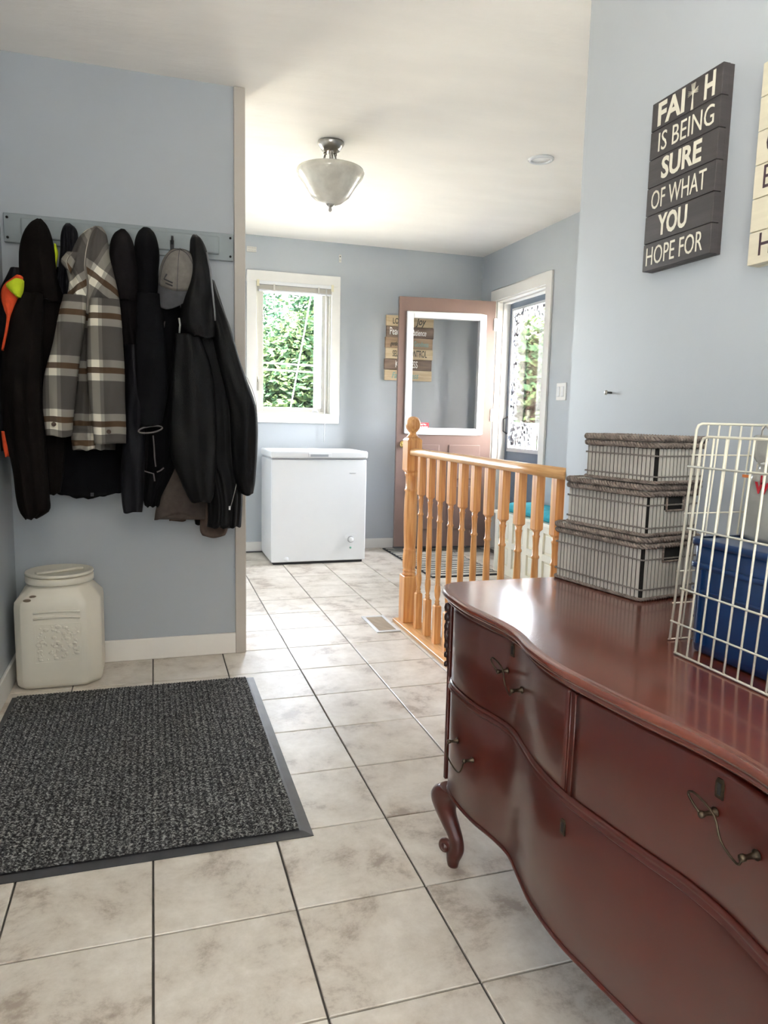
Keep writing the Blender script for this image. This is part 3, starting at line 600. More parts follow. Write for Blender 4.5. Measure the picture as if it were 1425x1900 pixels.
for (z_, o_) in (levels[0], levels[-1]):     # flat faces as strips from front edge to wall
    q_ = offs(o_*sgn); seq = q_[86:88]+q_[:84]; seq = [q_[85]]+seq
    for p0, p1 in zip(seq, seq[1:]):
        v_ = [(p0.x, p0.y, z_), (p1.x, p1.y, z_), (XB, p1.y, z_), (XB, p0.y, z_)]
        v_ = [v for k, v in enumerate(v_) if v not in v_[:k]]
        if len(v_) > 2: b.bm.faces.new([b.bm.verts.new(v) for v in v_])
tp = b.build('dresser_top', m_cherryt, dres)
for p in tp.data.polygons:
    if p.normal.z > .99: p.use_smooth = False
# carcass
b = MB(); n = 70
poly = [(bx(lerp(.43, 1.565, i/n))+.016, lerp(.43, 1.565, i/n)) for i in range(n+1)]+[(XB-.01, 1.595), (XB-.01, .405)]
poly = poly[:-2]+[(.72, 1.595), (XB-.01, 1.595), (XB-.01, .405), (.72, .405)]
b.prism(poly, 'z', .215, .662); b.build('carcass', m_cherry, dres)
def frontslab(name, ya, yb, z0, z1, off, th, parent=dres, m=m_cherry, n=40, bev=.003):
    b = MB(); rs = []
    for i in range(n+1):
        y = lerp(ya, yb, i/n); x = bx(y)+off; e = .004
        rs.append([(x+th, y, z0), (x+.002, y, z0), (x, y, z0+e), (x, y, z1-e), (x+.002, y, z1), (x+th, y, z1)])
    b.rings(rs); o = b.build(name, m, parent)
    return o
def frontprof(name, prof, ya, yb, m=m_cherry, n=90):
    b = MB(); b.rings([[(bx(lerp(ya, yb, i/n))+a, lerp(ya, yb, i/n), z) for a, z in prof] for i in range(n+1)]); return b.build(name, m, dres)
dA = frontslab('drawer', 1.003, 1.568, .482, .660, 0, .02)
dB = frontslab('drawer', .432, .983, .482, .660, 0, .02)
dC = frontslab('drawer', .432, 1.568, .212, .462, .0, .02, n=80)
frontprof('mid_moulding', [(.018, .462), (-.003, .463), (-.007, .467), (-.003, .4705), (-.0015, .472), (-.005, .476), (-.003, .481), (.018, .482)], .425, 1.574)
frontprof('bottom_moulding', [(.018, .203), (0, .204), (-.003, .2085), (0, .213), (.018, .213)], .425, 1.574)
b = MB(); yy = .993; b.box((bx(yy)+.0015, yy-.009, .482), (bx(yy)+.018, yy+.009, .660)); b.tube([(bx(yy)+.001, yy-.007, .483), (bx(yy)+.001, yy-.007, .659)], .0018, 6); b.tube([(bx(yy)+.001, yy+.007, .483), (bx(yy)+.001, yy+.007, .659)], .0018, 6); b.build('divider', m_cherry, dres)
# corner posts with carved garland
for y_, s in ((1.585, 1), (.408, -1)):
    MB().box((.683, min(y_, y_+.012*s), .205), (.715, max(y_, y_+.012*s), .662)).build('corner_post', m_cherry, dres, .003)
    b = MB(); 
    for k in range(7):
        z = .645-k*.024; rr_ = .013-.0008*k
        for da in (-.5, .5):
            b.lathe((.688+da*.010, y_+.016*s, z), [(0, -rr_), (rr_*.7, -rr_*.6), (rr_*.8, 0), (rr_*.6, rr_*.7), (0, rr_)], 8)
    b.tube([(.688, y_+.014*s, .655), (.684, y_+.02*s, .58), (.688, y_+.014*s, .49)], [.006, .008, .003], 8)
    b.build('carved_garland', mat('dark_cherry', (.022, .006, .005, 1), .35) if s == 1 else bpy.data.materials['dark_cherry'], dres)
# keyholes and handles
def keyhole(par, y, z):
    x = bx(y); b = MB(); b.prism([(y-.007, z-.013), (y+.007, z-.013), (y+.007, z+.008), (y+.004, z+.014), (y-.004, z+.014), (y-.007, z+.008)], 'x', x-.0022, x+.002); e = b.build('keyhole_plate', m_brass, par)
    MB().box((x-.0030, y-.0028, z-.008), (x-.0020, y+.0028, z+.008)).build('keyhole', m_dark, e)
keyhole(dA, 1.268, .642); keyhole(dB, .706, .636); keyhole(dC, 1.000, .420)
def handle(par, y, z, flip=1, drop=False):
    h = None; w = .038; b = MB()
    pts = []
    ya_, yb_ = y+w*flip, y-w*flip
    xa, xb_ = bx(ya_), bx(yb_); prj = .024
    for yy, zz in ((ya_, z+.006), (yb_, z-.006)):
        b = MB(); b.lathe((bx(yy), yy, zz), [(.0065, -.0012), (.0070, -.003), (.0038, -.006), (.0030, -.018), (.0048, -.021), (.0046, -.026), (0, -.028)], 12, 'x'); h = b.build('handle_post', m_brass, par)
    c = [(ya_, z+.006, 0), (ya_+.002*flip, z-.008, .003), (ya_-.003*flip, z-.022, .005), (y, z-.034, .006), (yb_+.010*flip, z-.036, .006), (yb_+.001*flip, z-.022, .003), (yb_, z-.006, 0)] if drop else [(ya_, z+.006, 0), (ya_+.010*flip, z+.016, .004), (ya_+.020*flip, z+.026, .004), (ya_+.008*flip, z+.031, .004), (y+.012*flip, z+.020, .004), (y-.004*flip, z-.006, .004), (yb_+.004*flip, z-.016, .003), (yb_, z-.006, 0)]
    P = []
    for i in range(len(c)-1):
        for t in (0, .25, .5, .75):
            p0 = Vector(c[max(0, i-1)]); p1 = Vector(c[i]); p2 = Vector(c[i+1]); p3 = Vector(c[min(len(c)-1, i+2)])
            q = .5*((2*p1)+(-p0+p2)*t+(2*p0-5*p1+4*p2-p3)*t*t+(-p0+3*p1-3*p2+p3)*t**3); P.append(q)
    P.append(Vector(c[-1]))
    MB().tube([(bx(q[0])-prj-q[2], q[0], q[1]) for q in P], .0017, 8).build('bail', m_brass, h)
handle(dA, 1.245, .588); handle(dB, .672, .596)
handle(dC, 1.428, .358, 1, True); handle(dC, .575, .358, -1, True)
# cabriole legs
def leg(cx, cy_, dx, dy):
    d = Vector((dx, dy, 0)).normalized(); b = MB(); tab = [(.205, .000, .038), (.195, .012, .040), (.180, .026, .037), (.160, .032, .032), (.135, .026, .027), (.105, .010, .023), (.075, -.006, .019), (.05, -.010, .0185), (.03, -.004, .019), (.015, .000, .016), (0.0, .0, .013)]
    rs = []
    for i in range(41):
        z = lerp(0, .205, i/40); s, r = catmull([(t[0], t[1], t[2]) for t in reversed(tab)], z); q = Vector((-d.y, d.x, 0)); c = Vector((cx, cy_, z))+d*s
        ring = []
        for k in range(16):
            a = 2*PI*k/16; cr_, sr_ = math.cos(a), math.sin(a); rr_ = r*(1+.16*max(0, cr_)**3)
            ring.append(c+d*cr_*rr_+q*sr_*r*.85)
        rs.append(ring)
    b.rings(rs)
    L = b.build('leg', m_cherry, dres)
    # scroll toe
    b = MB(); q = Vector((-d.y, d.x, 0)); c = Vector((cx, cy_, .043))+d*.024
    P = [c+d*(math.cos(t)*(.020-.0022*t))+Vector((0, 0, math.sin(t)*(.020-.0022*t))) for t in [PI*1.35-k*.28 for k in range(24)]] if False else [c+d*(-math.cos(t)*(.019*(1-t/9)))+Vector((0, 0, -math.sin(t)*-.019*(1-t/9)-.002)) for t in [k*.3-.9 for k in range(26)]]; b.lathe(c+q*0, [(0, -.011), (.008, -.0105), (.011, -.006), (.011, .006), (.008, .0105), (0, .011)], 14, 'x')
    b.tube(P, [.010-.0002*k for k in range(26)], 10); b.build('scroll_toe', m_cherry, L)
leg(.693, 1.538, -.55, .85); leg(.693, .462, -.55, -.85); leg(1.20, 1.545, .2, .9); leg(1.20, .455, .2, -.9)

# ------------------------------------------------------------------ fill lamp added out of view to brighten ceiling and foreground
tl = thing('added_fill_lamp', 'added fill lamp behind the viewpoint, a low brushed nickel uplighter', 'lamp', (-.25, -.35, 0))
MB().lathe((-.25, -.35, 0), [(.13, 0), (.13, .012), (.11, .022), (.02, .03), (0, .03)], 28).build('base', m_nickel, tl)
MB().lathe((-.25, -.35, 0), [(.011, .028), (.011, .93), (0, .93)], 12).build('pole', m_nickel, tl)
MB().lathe((-.25, -.35, 0), [(0, .92), (.05, .925), (.12, .96), (.17, 1.01), (.168, 1.012), (.117, .965), (.05, .932), (0, .93)], 32, cap=False).build('fill_lamp_shade', m_nickel, tl)
ll = bpy.data.lights.new('added_fill_light', 'AREA'); ll.shape = 'DISK'; ll.size = .22; ll.energy = 42; ll.color = (1, .95, .89)
lo2 = bpy.data.objects.new('added_fill_light', ll); C.objects.link(lo2); lo2.location = (-.25, -.35, .985); lo2.rotation_euler = (PI, 0, 0)

# ------------------------------------------------------------------ woven baskets
m_rope = mat('taupe_seagrass_rope', (.27, .22, .185, 1), .9, col2=(.14, .11, .092, 1), noise_scale=60, bump=.6, bump_scale=220)
m_slat = mat('grey_washed_bamboo', (.46, .44, .39, 1), .55, col2=(.30, .28, .25, 1), noise_scale=9, stretch=(1, 1, .4), bump=.1, bump_scale=90)
m_twine = mat('grey_twine', (.20, .18, .16, 1), .9)
def rrect(l, w, r, n=7):
    P = []
    for cx_, cy_, a0 in ((w-r, l-r, 0), (r, l-r, PI/2), (r, r, PI), (w-r, r, 1.5*PI)):
        for k in range(n+1): a = a0+PI/2*k/n; P.append(Vector((cx_+r*math.cos(a), cy_+r*math.sin(a), 0)))
    return P
def resamp(P, step):
    Q = []; m = len(P); acc = 0
    for i in range(m):
        a, c = P[i], P[(i+1) % m]; L_ = (c-a).length
        while acc < L_: Q.append(a+(c-a)*(acc/L_)); acc += step
        acc -= L_
    return Q
def rope(b, P, z, r, strands=3, pitch=.011, n=5, F=None):
    Q = resamp(P, pitch/6); m = len(Q); per = sum((Q[(i+1) % m]-Q[i]).length for i in range(m)); turns = round(per/(pitch*2.2))
    for s in range(strands):
        T_ = []
        for i in range(m):
            t = (Q[(i+1) % m]-Q[i-1]).normalized(); nn = Vector((-t.y, t.x, 0)); a = 2*PI*(turns*i/m+s/strands)
            p = Q[i]+nn*math.cos(a)*r*.60+Vector((0, 0, z+math.sin(a)*r*.60)); T_.append(F @ p)
        b.tube(T_, r*.50, n, closed=True)
def basket(label, N, rot, l, wd, z0, z1, hole):
    # N = near-left corner; local x = width to the right, local y = length away
    t = thing('lidded_basket', label, 'basket', (N[0], N[1], z0), 'stacked lidded baskets'); F = Matrix.Translation((N[0], N[1], 0)) @ Matrix.Rotation(rot, 4, 'Z')
    lid = .030; zt = z1-lid
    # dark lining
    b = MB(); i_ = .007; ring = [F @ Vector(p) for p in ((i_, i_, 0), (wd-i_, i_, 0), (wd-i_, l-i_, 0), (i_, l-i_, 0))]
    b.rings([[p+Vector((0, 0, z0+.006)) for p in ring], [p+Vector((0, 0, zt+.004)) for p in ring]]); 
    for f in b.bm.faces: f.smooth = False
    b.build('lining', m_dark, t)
    pitch_ = .0118; th = .0018
    rnb = random.Random(int(l*1000))
    def slat(c, ax, za, zb):
        b = MB(); hw = pitch_*.36
        lo = (-hw, -th/2, za); hi = (hw, th/2, zb)
        b.box(lo, hi); M_ = F @ Matrix.Translation((c[0], c[1], 0)) @ Matrix.Rotation(ax+rnb.uniform(-.06, .06), 4, 'Z')
        bmesh.ops.transform(b.bm, matrix=M_, verts=b.bm.verts); b.build('slat', m_slat, t)
    nl_ = int((l-.006)/pitch_); nw_ = int((wd-.006)/pitch_)
    for k in range(nl_): 
        y = .003+pitch_*(k+.5)+(l-.006-nl_*pitch_)/2
        slat((th/2, y), PI/2, z0+.006, zt+rnb.uniform(-.001, .001))
        if k % 1 == 0: slat((wd-th/2, y), PI/2, z0+.006, zt)
    for k in range(nw_):
        x = .003+pitch_*(k+.5)+(wd-.006-nw_*pitch_)/2; inh = hole and abs(x-wd*.52) < wd*.17
        slat((x, th/2), 0, z0+.006, zt-(.030 if inh else 0))
        slat((x, l-th/2), 0, z0+.006, zt)
    for zz in ((z0+(zt-z0)*.22), (z0+(zt-z0)*.80)):
        b = MB(); P = resamp(rrect(l+.003, wd+.003, .004), .0049); b.tube([F @ (p+Vector((-.0015, -.0015, zz+(.0012 if i % 2 else -.0012)))) for i, p in enumerate(P)], .0011, 5, closed=True)
        b.tube([F @ (p+Vector((-.0015, -.0015, zz+(-.0015 if i % 2 else .0015)))) for i, p in enumerate(P)], .0009, 5, closed=True); b.build('twine', m_twine, t)
    if hole:
        b = MB(); x0_, x1_ = wd*.35, wd*.69; pts = [(x0_, zt), (x0_, zt-.031), (x1_, zt-.031), (x1_, zt)]
        b.tube([F @ Vector((x, -.002, z)) for x, z in pts], .0028, 6); b.build('handle_hole_edge', m_rope, t)
    b = MB(); rope(b, rrect(l+.004, wd+.004, .012), z0+.004, .0042, F=F @ Matrix.Translation((-.002, -.002, 0))); b.build('base_rope', m_rope, t)
    L_ = MB(); e = .005
    for zz, rr_, g in ((z1-.0225, .0065, e), (z1-.008, .0070, e+.001)): rope(L_, rrect(l+2*g, wd+2*g, .022), zz, rr_, F=F @ Matrix.Translation((-g, -g, 0)), pitch=.012)
    lo_ = L_.build('lid_rope', m_rope, t)
    b = MB(); ring = [F @ (p) for p in rrect(l-.004, wd-.004, .018)]; b.rings([[p+Vector((0, 0, zt+.004)) for p in ring], [p+Vector((0, 0, z1-.004)) for p in ring]])
    b.build('lid', m_slat, t)
basket('largest grey slatted basket at the bottom of the stack', (1.048, 1.352), R(11), .285, .178, ZT+.0012, .850, True)
basket('middle grey slatted basket with an open handle hole', (1.046, 1.345), R(11), .255, .165, .8505, .969, True)
basket('smallest grey slatted basket on top of the stack', (1.050, 1.328), R(11), .218, .150, .9695, 1.078, False)

# ------------------------------------------------------------------ wire crate with blue bin and grey bag
wc = thing('wire_crate', 'cream coated wire crate standing on the dresser', 'crate', (1.0, .8, ZT))
m_wire = mat('cream_coated_wire', (.62, .59, .48, 1), .35)
def wire(pts, r=.0019, name='wire'): return MB().tube(pts, r, 8).build(name, m_wire, wc)
def lean(z): return (z-ZT)/.38
CX = .870; zb_ = ZT+.003; ztp = 1.082
def fp(y, z): return (CX+.018*lean(z), y-.004*lean(z), z)
YL, YR = 1.018, .40
wire([fp(YL, zb_), fp(YL, ztp-.012), fp(YL-.004, ztp-.003), fp(YL-.014, ztp), fp(YR+.014, ztp), fp(YR+.004, ztp-.004), fp(YR, ztp-.012), fp(YR, zb_)], .0024, 'front_frame')
wire([fp(YL+.002, zb_), fp(YR, zb_)], .0024)
k = 1
while YL-k*.0285 > YR+.01: wire([fp(YL-k*.0285, zb_), fp(YL-k*.0285, ztp)]); k += 1
for z, ex in ((.756, .018), (.818, .003), (.924, .003), (1.030, .020)): wire([(fp(YL+ex, z)[0]-.002, YL+ex, z), (fp(YR, z)[0]-.002, YR, z)])
# left side panel, at right angles, leaning in at the top
def sp(x, z): return (x+.008*(z-ZT)/.4, 1.088-.020*(z-ZT)/.4, z)
SX0, SX1 = .915, 1.235; zts = 1.104
wire([sp(SX0, zb_), sp(SX0, zts-.010), sp(SX0+.003, zts-.003), sp(SX0+.010, zts), sp(SX1-.040, zts)], .0024, 'side_frame')
k = 1
while SX0+k*.0245 < SX1-.03: wire([sp(SX0+k*.0245, zb_), sp(SX0+k*.0245, zts)], .0016); k += 1
for z in (zb_, .773, .834, .942, 1.048): wire([(sp(SX0, z)[0]-.002, sp(0, z)[1]+.002, z), (sp(SX1-.04, z)[0], sp(0, z)[1]+.002, z)], .0014)
# right side panel (beyond the frame)
wire([(CX, YR, zb_), (1.22, YR, zb_)], .0024); wire([fp(YR, ztp), (1.22, YR-.004, ztp)], .0024)
for k in range(1, 14): wire([(CX+k*.0265, YR, zb_), (CX+k*.0265+.01, YR-.004, ztp)])
for z in (.756, .818, .924, 1.03): wire([(CX+.01, YR, z), (1.22, YR, z)])
# blue bin
m_blue = mat('blue_polypropylene', (.003, .026, .10, 1), .28, noise_amt=.2, noise_scale=12, coat=.2)
bb = thing('storage_bin', 'blue plastic storage bin inside the wire crate', 'bin', (1.05, .79, ZT))
BX0, BX1, BY0, BY1 = .905, 1.20, .52, 1.045; BZ = .905
def rr3(x0, x1, y0, y1, r, z, n=5):
    P = []
    for cx_, cy_, a0 in ((x1-r, y1-r, 0), (x0+r, y1-r, PI/2), (x0+r, y0+r, PI), (x1-r, y0+r, 1.5*PI)):
        for k in range(n+1): a = a0+PI/2*k/n; P.append(Vector((cx_+r*math.cos(a), cy_+r*math.sin(a), z)))
    return P
lv = [(ZT+.002, .016), (ZT+.004, .010), (ZT+.02, .008), (BZ-.05, .004), (BZ-.048, .004)]
b = MB(); rs = [rr3(BX0+i_, BX1-i_, BY0+i_, BY1-i_, .018, z) for z, i_ in lv]+[rr3(BX0+.003, BX1-.003, BY0+.003, BY1-.003, .018, BZ-.001), rr3(BX0+.007, BX1-.007, BY0+.007, BY1-.007, .016, BZ-.001), rr3(BX0+.012, BX1-.012, BY0+.012, BY1-.012, .014, ZT+.01)]
b.rings(rs); b.build('tub', m_blue, bb)
for z, h, o_ in ((BZ-.012, .013, .002), (BZ-.052, .010, .001), (BZ-.092, .004, -.0015)):
    b = MB(); b.rings([rr3(BX0-o_+.002, BX1+o_-.002, BY0-o_+.002, BY1+o_-.002, .019, z), rr3(BX0-o_, BX1+o_, BY0-o_, BY1+o_, .02, z+.001), rr3(BX0-o_, BX1+o_, BY0-o_, BY1+o_, .02, z+h-.001), rr3(BX0-o_+.003, BX1+o_-.003, BY0-o_+.003, BY1+o_-.003, .019, z+h), rr3(BX0+.010, BX1-.010, BY0+.010, BY1-.010, .015, z+h)], cap=False); b.build('rim', m_blue, bb)
for y in (BY1-.035, BY1-.05, .80, .78, BY0+.03): box('rib', (BX0+.0005, y, ZT+.02), (BX0+.008, y+.004, BZ-.053), m_blue, bb, .001)
for k in range(5): box('rib', (BX0+.02+k*.0, BY1-.0075, ZT+.03+k*.028), (BX0+.10, BY1-.0005, ZT+.034+k*.028), m_blue, bb)
# grey plastic bag standing on the bin
m_bag = mat('silver_grey_plastic_film', (.33, .325, .30, 1), .22, noise_amt=.2, noise_scale=9, coat=.5, bump=.25, bump_scale=25)
bgp = thing('plastic_bag', 'silver grey plastic bag with a red mark standing on the blue bin', 'bag', (1.04, .93, BZ))
box('bin_lid', (BX0+.006, BY0+.006, BZ-.006), (BX1-.006, BY1-.006, BZ-.001), m_blue, bb)
b = MB(); rs = []; rnb = random.Random(8)
for i in range(26):
    t = i/25; z = lerp(BZ, 1.083, t); pin = 1-.16*math.exp(-((t-.70)/.07)**2)-.06*t
    w_, d_ = .108*pin*(1+.10*math.exp(-((t-.0)/.15)**2)), .055*pin; ring = []
    for k in range(40):
        a = 2*PI*k/40; f = 1+.035*math.sin(5*a+2*t)+.03*math.sin(9*a-4*t)+(.04*noise.noise(Vector((math.cos(a)*2, math.sin(a)*2, t*4))))
        ca, sa = math.cos(a), math.sin(a); ring.append((1.045+d_*f*abs(ca)**.7*(1 if ca > 0 else -1), .938+w_*f*abs(sa)**.7*(1 if sa > 0 else -1), z+.004*math.sin(3*a)*t))
    rs.append(ring)
b.rings(rs, cap=True); b.build('bag_body', m_bag, bgp)
b = MB(); b.tube([(1.045+.052*math.cos(2*PI*k/30), .938+.094*math.sin(2*PI*k/30), 1.038) for k in range(30)], .0035, 6, closed=True); b.build('tie_band', mat('pale_band', (.6, .6, .56, 1), .3), bgp)
for y in (.99, .93): MB().tube([(1.0, y+.012, 1.06), (.995, y+.004, 1.095), (.998, y, 1.103), (1.0, y-.006, 1.095), (1.005, y-.02, 1.055)], .0014, 6).build('wire_hook', m_nickel, bgp)
mr_ = mat('red_print', (.35, .008, .02, 1), .5)
text('lettering', 'L', mr_, frame((0, -1, 0), (0, 0, 1), (.990, .984, 1.004)), .020, bgp, bold=.0007)
text('lettering', 'W', mr_, frame((0, -1, 0), (0, 0, 1), (.990, .993, .988)), .026, bgp, bold=.0012)
box('orange_tag', (.9895, 1.006, 1.012), (.9915, 1.024, 1.017), mat('orange_plastic', (.5, .14, .03, 1), .5), bgp)

# ------------------------------------------------------------------ pet food jug
m_jug = mat('aged_cream_plastic', (.72, .68, .58, 1), .38, noise_amt=.06, noise_scale=5)
jg = thing('pet_food_container', 'large cream plastic food container with round screw lid in the corner', 'container', (-.375, 3.175, 0))
JX0, JX1, JY0, JY1 = -.532, -.215, 3.035, 3.31
def octo(i_, ch, z):
    x0, x1, y0, y1 = JX0+i_, JX1-i_, JY0+i_, JY1-i_; P = []
    c = [(x0+ch*.5, y0), (x1-ch, y0), (x1, y0+ch), (x1, y1-ch), (x1-ch, y1), (x0+ch*.5, y1), (x0, y1-ch*.5), (x0, y0+ch*.5)]
    for i in range(8):
        a = Vector(c[i]); d = Vector(c[(i+1) % 8])
        for t in (0, .12, .5, .88): P.append((*(a+(d-a)*t), z))
    return P
cxj, cyj = -.375, 3.172
def blend(ringA, r, z, t):
    out_ = []
    for p in ringA:
        a = math.atan2(p[1]-cyj, p[0]-cxj); c = (cxj+r*math.cos(a), cyj+r*math.sin(a)); out_.append((lerp(p[0], c[0], t), lerp(p[1], c[1], t), z))
    return out_
rs = [octo(.03, .05, .0), octo(.012, .05, .005), octo(.003, .052, .02), octo(0, .055, .045), octo(0, .055, .33), octo(.002, .056, .355), blend(octo(.008, .06, .37), .125, .375, .25), blend(octo(.01, .06, .38), .125, .392, .6), blend(octo(.01, .06, .38), .124, .402, .93), blend(octo(.01, .06, .38), .120, .408, 1), blend(octo(.01, .06, .38), .120, .418, 1)]
b = MB(); b.rings(rs); b.build('jug_body', m_jug, jg)
MB().lathe((cxj, cyj, 0), [(.112, .415), (.128, .416), (.130, .420), (.130, .438), (.127, .441), (.112, .442)], 40).build('collar', m_jug, jg)
MB().lathe((cxj, cyj, 0), [(.112, .441), (.127, .446), (.130, .452), (.128, .457), (.120, .458), (.116, .454), (.098, .453), (.094, .449), (0, .449)], 40).build('screw_lid', m_jug, jg)
b = MB(); b.box((cxj-.095, cyj-.012, .449), (cxj+.095, cyj+.012, .460)); bmesh.ops.rotate(b.bm, cent=(cxj, cyj, 0), matrix=Matrix.Rotation(.5, 3, 'Z'), verts=b.bm.verts); b.build('lid_grip', m_jug, jg, .004)
pn = MB().box((-.458, JY0-.0015, .112), (-.286, JY0+.003, .114)).box((-.458, JY0-.0015, .266), (-.286, JY0+.003, .268)).box((-.458, JY0-.0015, .112), (-.456, JY0+.003, .268)).box((-.288, JY0-.0015, .112), (-.286, JY0+.003, .268)).build('panel_border', m_jug, jg, .0008)
b = MB(); rnj = random.Random(2)
for k in range(95):
    c = (rnj.uniform(-.448, -.298), JY0-.0005, rnj.uniform(.122, .258)); r_ = rnj.uniform(.003, .0085)
    st_ = rnj.uniform(.6, 1.6); ring = []
    b.rings([[(c[0]+r_*q*st_*math.cos(2*PI*i/8), c[1]+dy, c[2]+r_*q*math.sin(2*PI*i/8)) for i in range(8)] for q, dy in ((1, .001), (.85, -.0022), (.4, -.0036))])
o = b.build('embossed_relief', m_jug, jg); o['kind'] = 'stuff'
for z in (.318, .294): MB().tube([(-.46, JY0+.001, z-.004), (-.42, JY0-.002, z), (-.37, JY0-.003, z+.002), (-.32, JY0-.002, z), (-.29, JY0+.001, z-.004)], .005, 8).build('embossed_ridge', m_jug, jg)
m_oval = mat('brown_sticker', (.22, .17, .12, 1), .6)
for (x, z, r_) in ((-.480, .366, .012), (-.460, .378, .011)):
    b = MB(); b.rings([[(x+r_*1.2*math.cos(a)*q, 3.037+(z-.36)*.9-.002+h_, z+r_*.5*math.sin(a)*q) for a in [2*PI*k/14 for k in range(14)]] for q, h_ in ((1, 0), (1, -.002))]); b.build('oval_mark', m_oval, jg)

# ------------------------------------------------------------------ coat rack
m_rack = mat('grey_blue_rack_paint', (.27, .31, .32, 1), .5, noise_amt=.04)
rk = thing('coat_rack', 'grey painted wooden coat rack board on the partition', 'coat rack', (-.09, YP, 1.82))
box('board', (-.552, YP-.018, 1.765), (.346, YP, 1.878), m_rack, rk, .003)
box('raised_panel', (-.488, YP-.030, 1.786), (.285, YP-.016, 1.862), m_rack, rk, .006)
for x in (-.538, .333):
    for z in (1.783, 1.86): MB().lathe((x, YP-.018, z), [(.005, 0), (.005, -.003), (0, -.004)], 10, 'y').build('bolt', m_dark, rk)
hooks_x = [-.42, -.29, -.195, -.10, -.01, .09, .20]
for x in hooks_x:
    MB().box((x-.008, YP-.034, 1.785), (x+.008, YP-.030, 1.826)).tube([(x, YP-.032, 1.815), (x, YP-.058, 1.808), (x, YP-.070, 1.828), (x, YP-.072, 1.836)], .005, 8).build('coat_hook', m_black, rk)

# ------------------------------------------------------------------ hanging clothes
def cloth(name, rows, Yc, depth, m, parent, fold=.006, nf=5, seed=0, drift=.0, hollow=True, n=72, rows_n=70, uvs=None, sharp=1.0, ywave=0, urot=0):
    """closed draped shell; rows = (y_px, xl_px, xr_px[, depth factor]) measured in the plane Yc"""
    tab = [(r_[0], r_[1], r_[2], (r_[3] if len(r_) > 3 else 1.0)) for r_ in rows]
    y0, y1 = tab[0][0], tab[-1][0]; rings = []; uv = []; acc = 0; pc = None
    for i in range(rows_n+1):
        t = i/rows_n; yp = lerp(y0, y1, t); xl, xr, df = catmull(tab, yp)
        xr = max(xr, xl+2)
        A = wallpt(xl, yp, Yc); B = wallpt(xr, yp, Yc); c = (A+B)/2; hw = (B.x-A.x)/2; d_ = depth*df/2; z = c.z
        if pc is not None: acc += (c-pc).length
        pc = c; ring = []; uvr = []
        for k in range(n):
            a = 2*PI*k/n; ca, sa = math.cos(a), math.sin(a)
            sx_ = math.copysign(abs(ca)**.85, ca)
            u = (sx_+1)/2
            ph = seed*1.7+1.2*noise.noise(Vector((seed, t*2.2, 0)))
            f = math.sin(u*nf*2*PI+ph+t*1.5*math.sin(seed))*.6+math.sin(u*nf*3.3*PI-ph*2+t*2)*.4
            amp = fold*min(1, .25+1.6*t)*(abs(sa)**.5)
            nz = noise.noise(Vector((u*3+seed, t*6, seed)))*fold*1.2*abs(sa)
            yy = Yc-drift*t-math.copysign(abs(sa)**.8, sa)*d_-(f*amp*sharp+nz)*(1 if sa > 0 else .5)
            xx = c.x+sx_*hw*(1+.0*f)
            zz = z+(.004*math.sin(u*nf*2*PI+ph)*(t**6)) + ywave*math.sin(u*PI*2+seed)*(t**8)
            xx = max(xx, XL+.004)
            yy = min(yy, YP-.036)
            ring.append((xx, yy, zz)); U_, V_ = c.x+sx_*hw*1.15+(0 if sa > 0 else .3), -acc; rot_ = urot*math.copysign(1, sx_+.15); uvr.append((U_*math.cos(rot_)-V_*math.sin(rot_), U_*math.sin(rot_)+V_*math.cos(rot_)))
        uvr.append(uvr[0]); rings.append(ring); uv.append(uvr)
    b = MB(); b.rings(rings, cap=True, uv=uv)
    return b.build(name, m, parent)
def fabric(name, c, rough=.9, spec=.12, amt=.2, sc_=40, bump=.25, bs=400): return mat(name, c, rough, noise_amt=amt, noise_scale=sc_, bump=bump, bump_scale=bs, spec=spec)
f_brown = fabric('black_brown_fleece', (.006, .0042, .0034, 1)); f_black = fabric('black_softshell', (.0032, .0032, .0042, 1), .85, .12); f_navy = fabric('black_navy_nylon', (.0035, .0035, .006, 1), .6, .2)
f_char = fabric('charcoal_fleece', (.0085, .0070, .0075, 1)); f_shell = fabric('black_shell_nylon', (.0034, .0033, .0036, 1), .55, .18); f_taupe = fabric('taupe_cotton', (.085, .066, .057, 1)); f_tan = fabric('brown_canvas', (.10, .07, .055, 1))
f_or = fabric('hi_vis_orange', (.75, .09, .03, 1), .7); f_ye = fabric('hi_vis_lime', (.62, .75, .03, 1), .6); f_cap = fabric('grey_twill', (.20, .185, .165, 1), .85); f_capb = fabric('dark_grey_twill', (.085, .085, .09, 1), .85)
f_pipe = fabric('grey_piping', (.16, .14, .14, 1), .7)
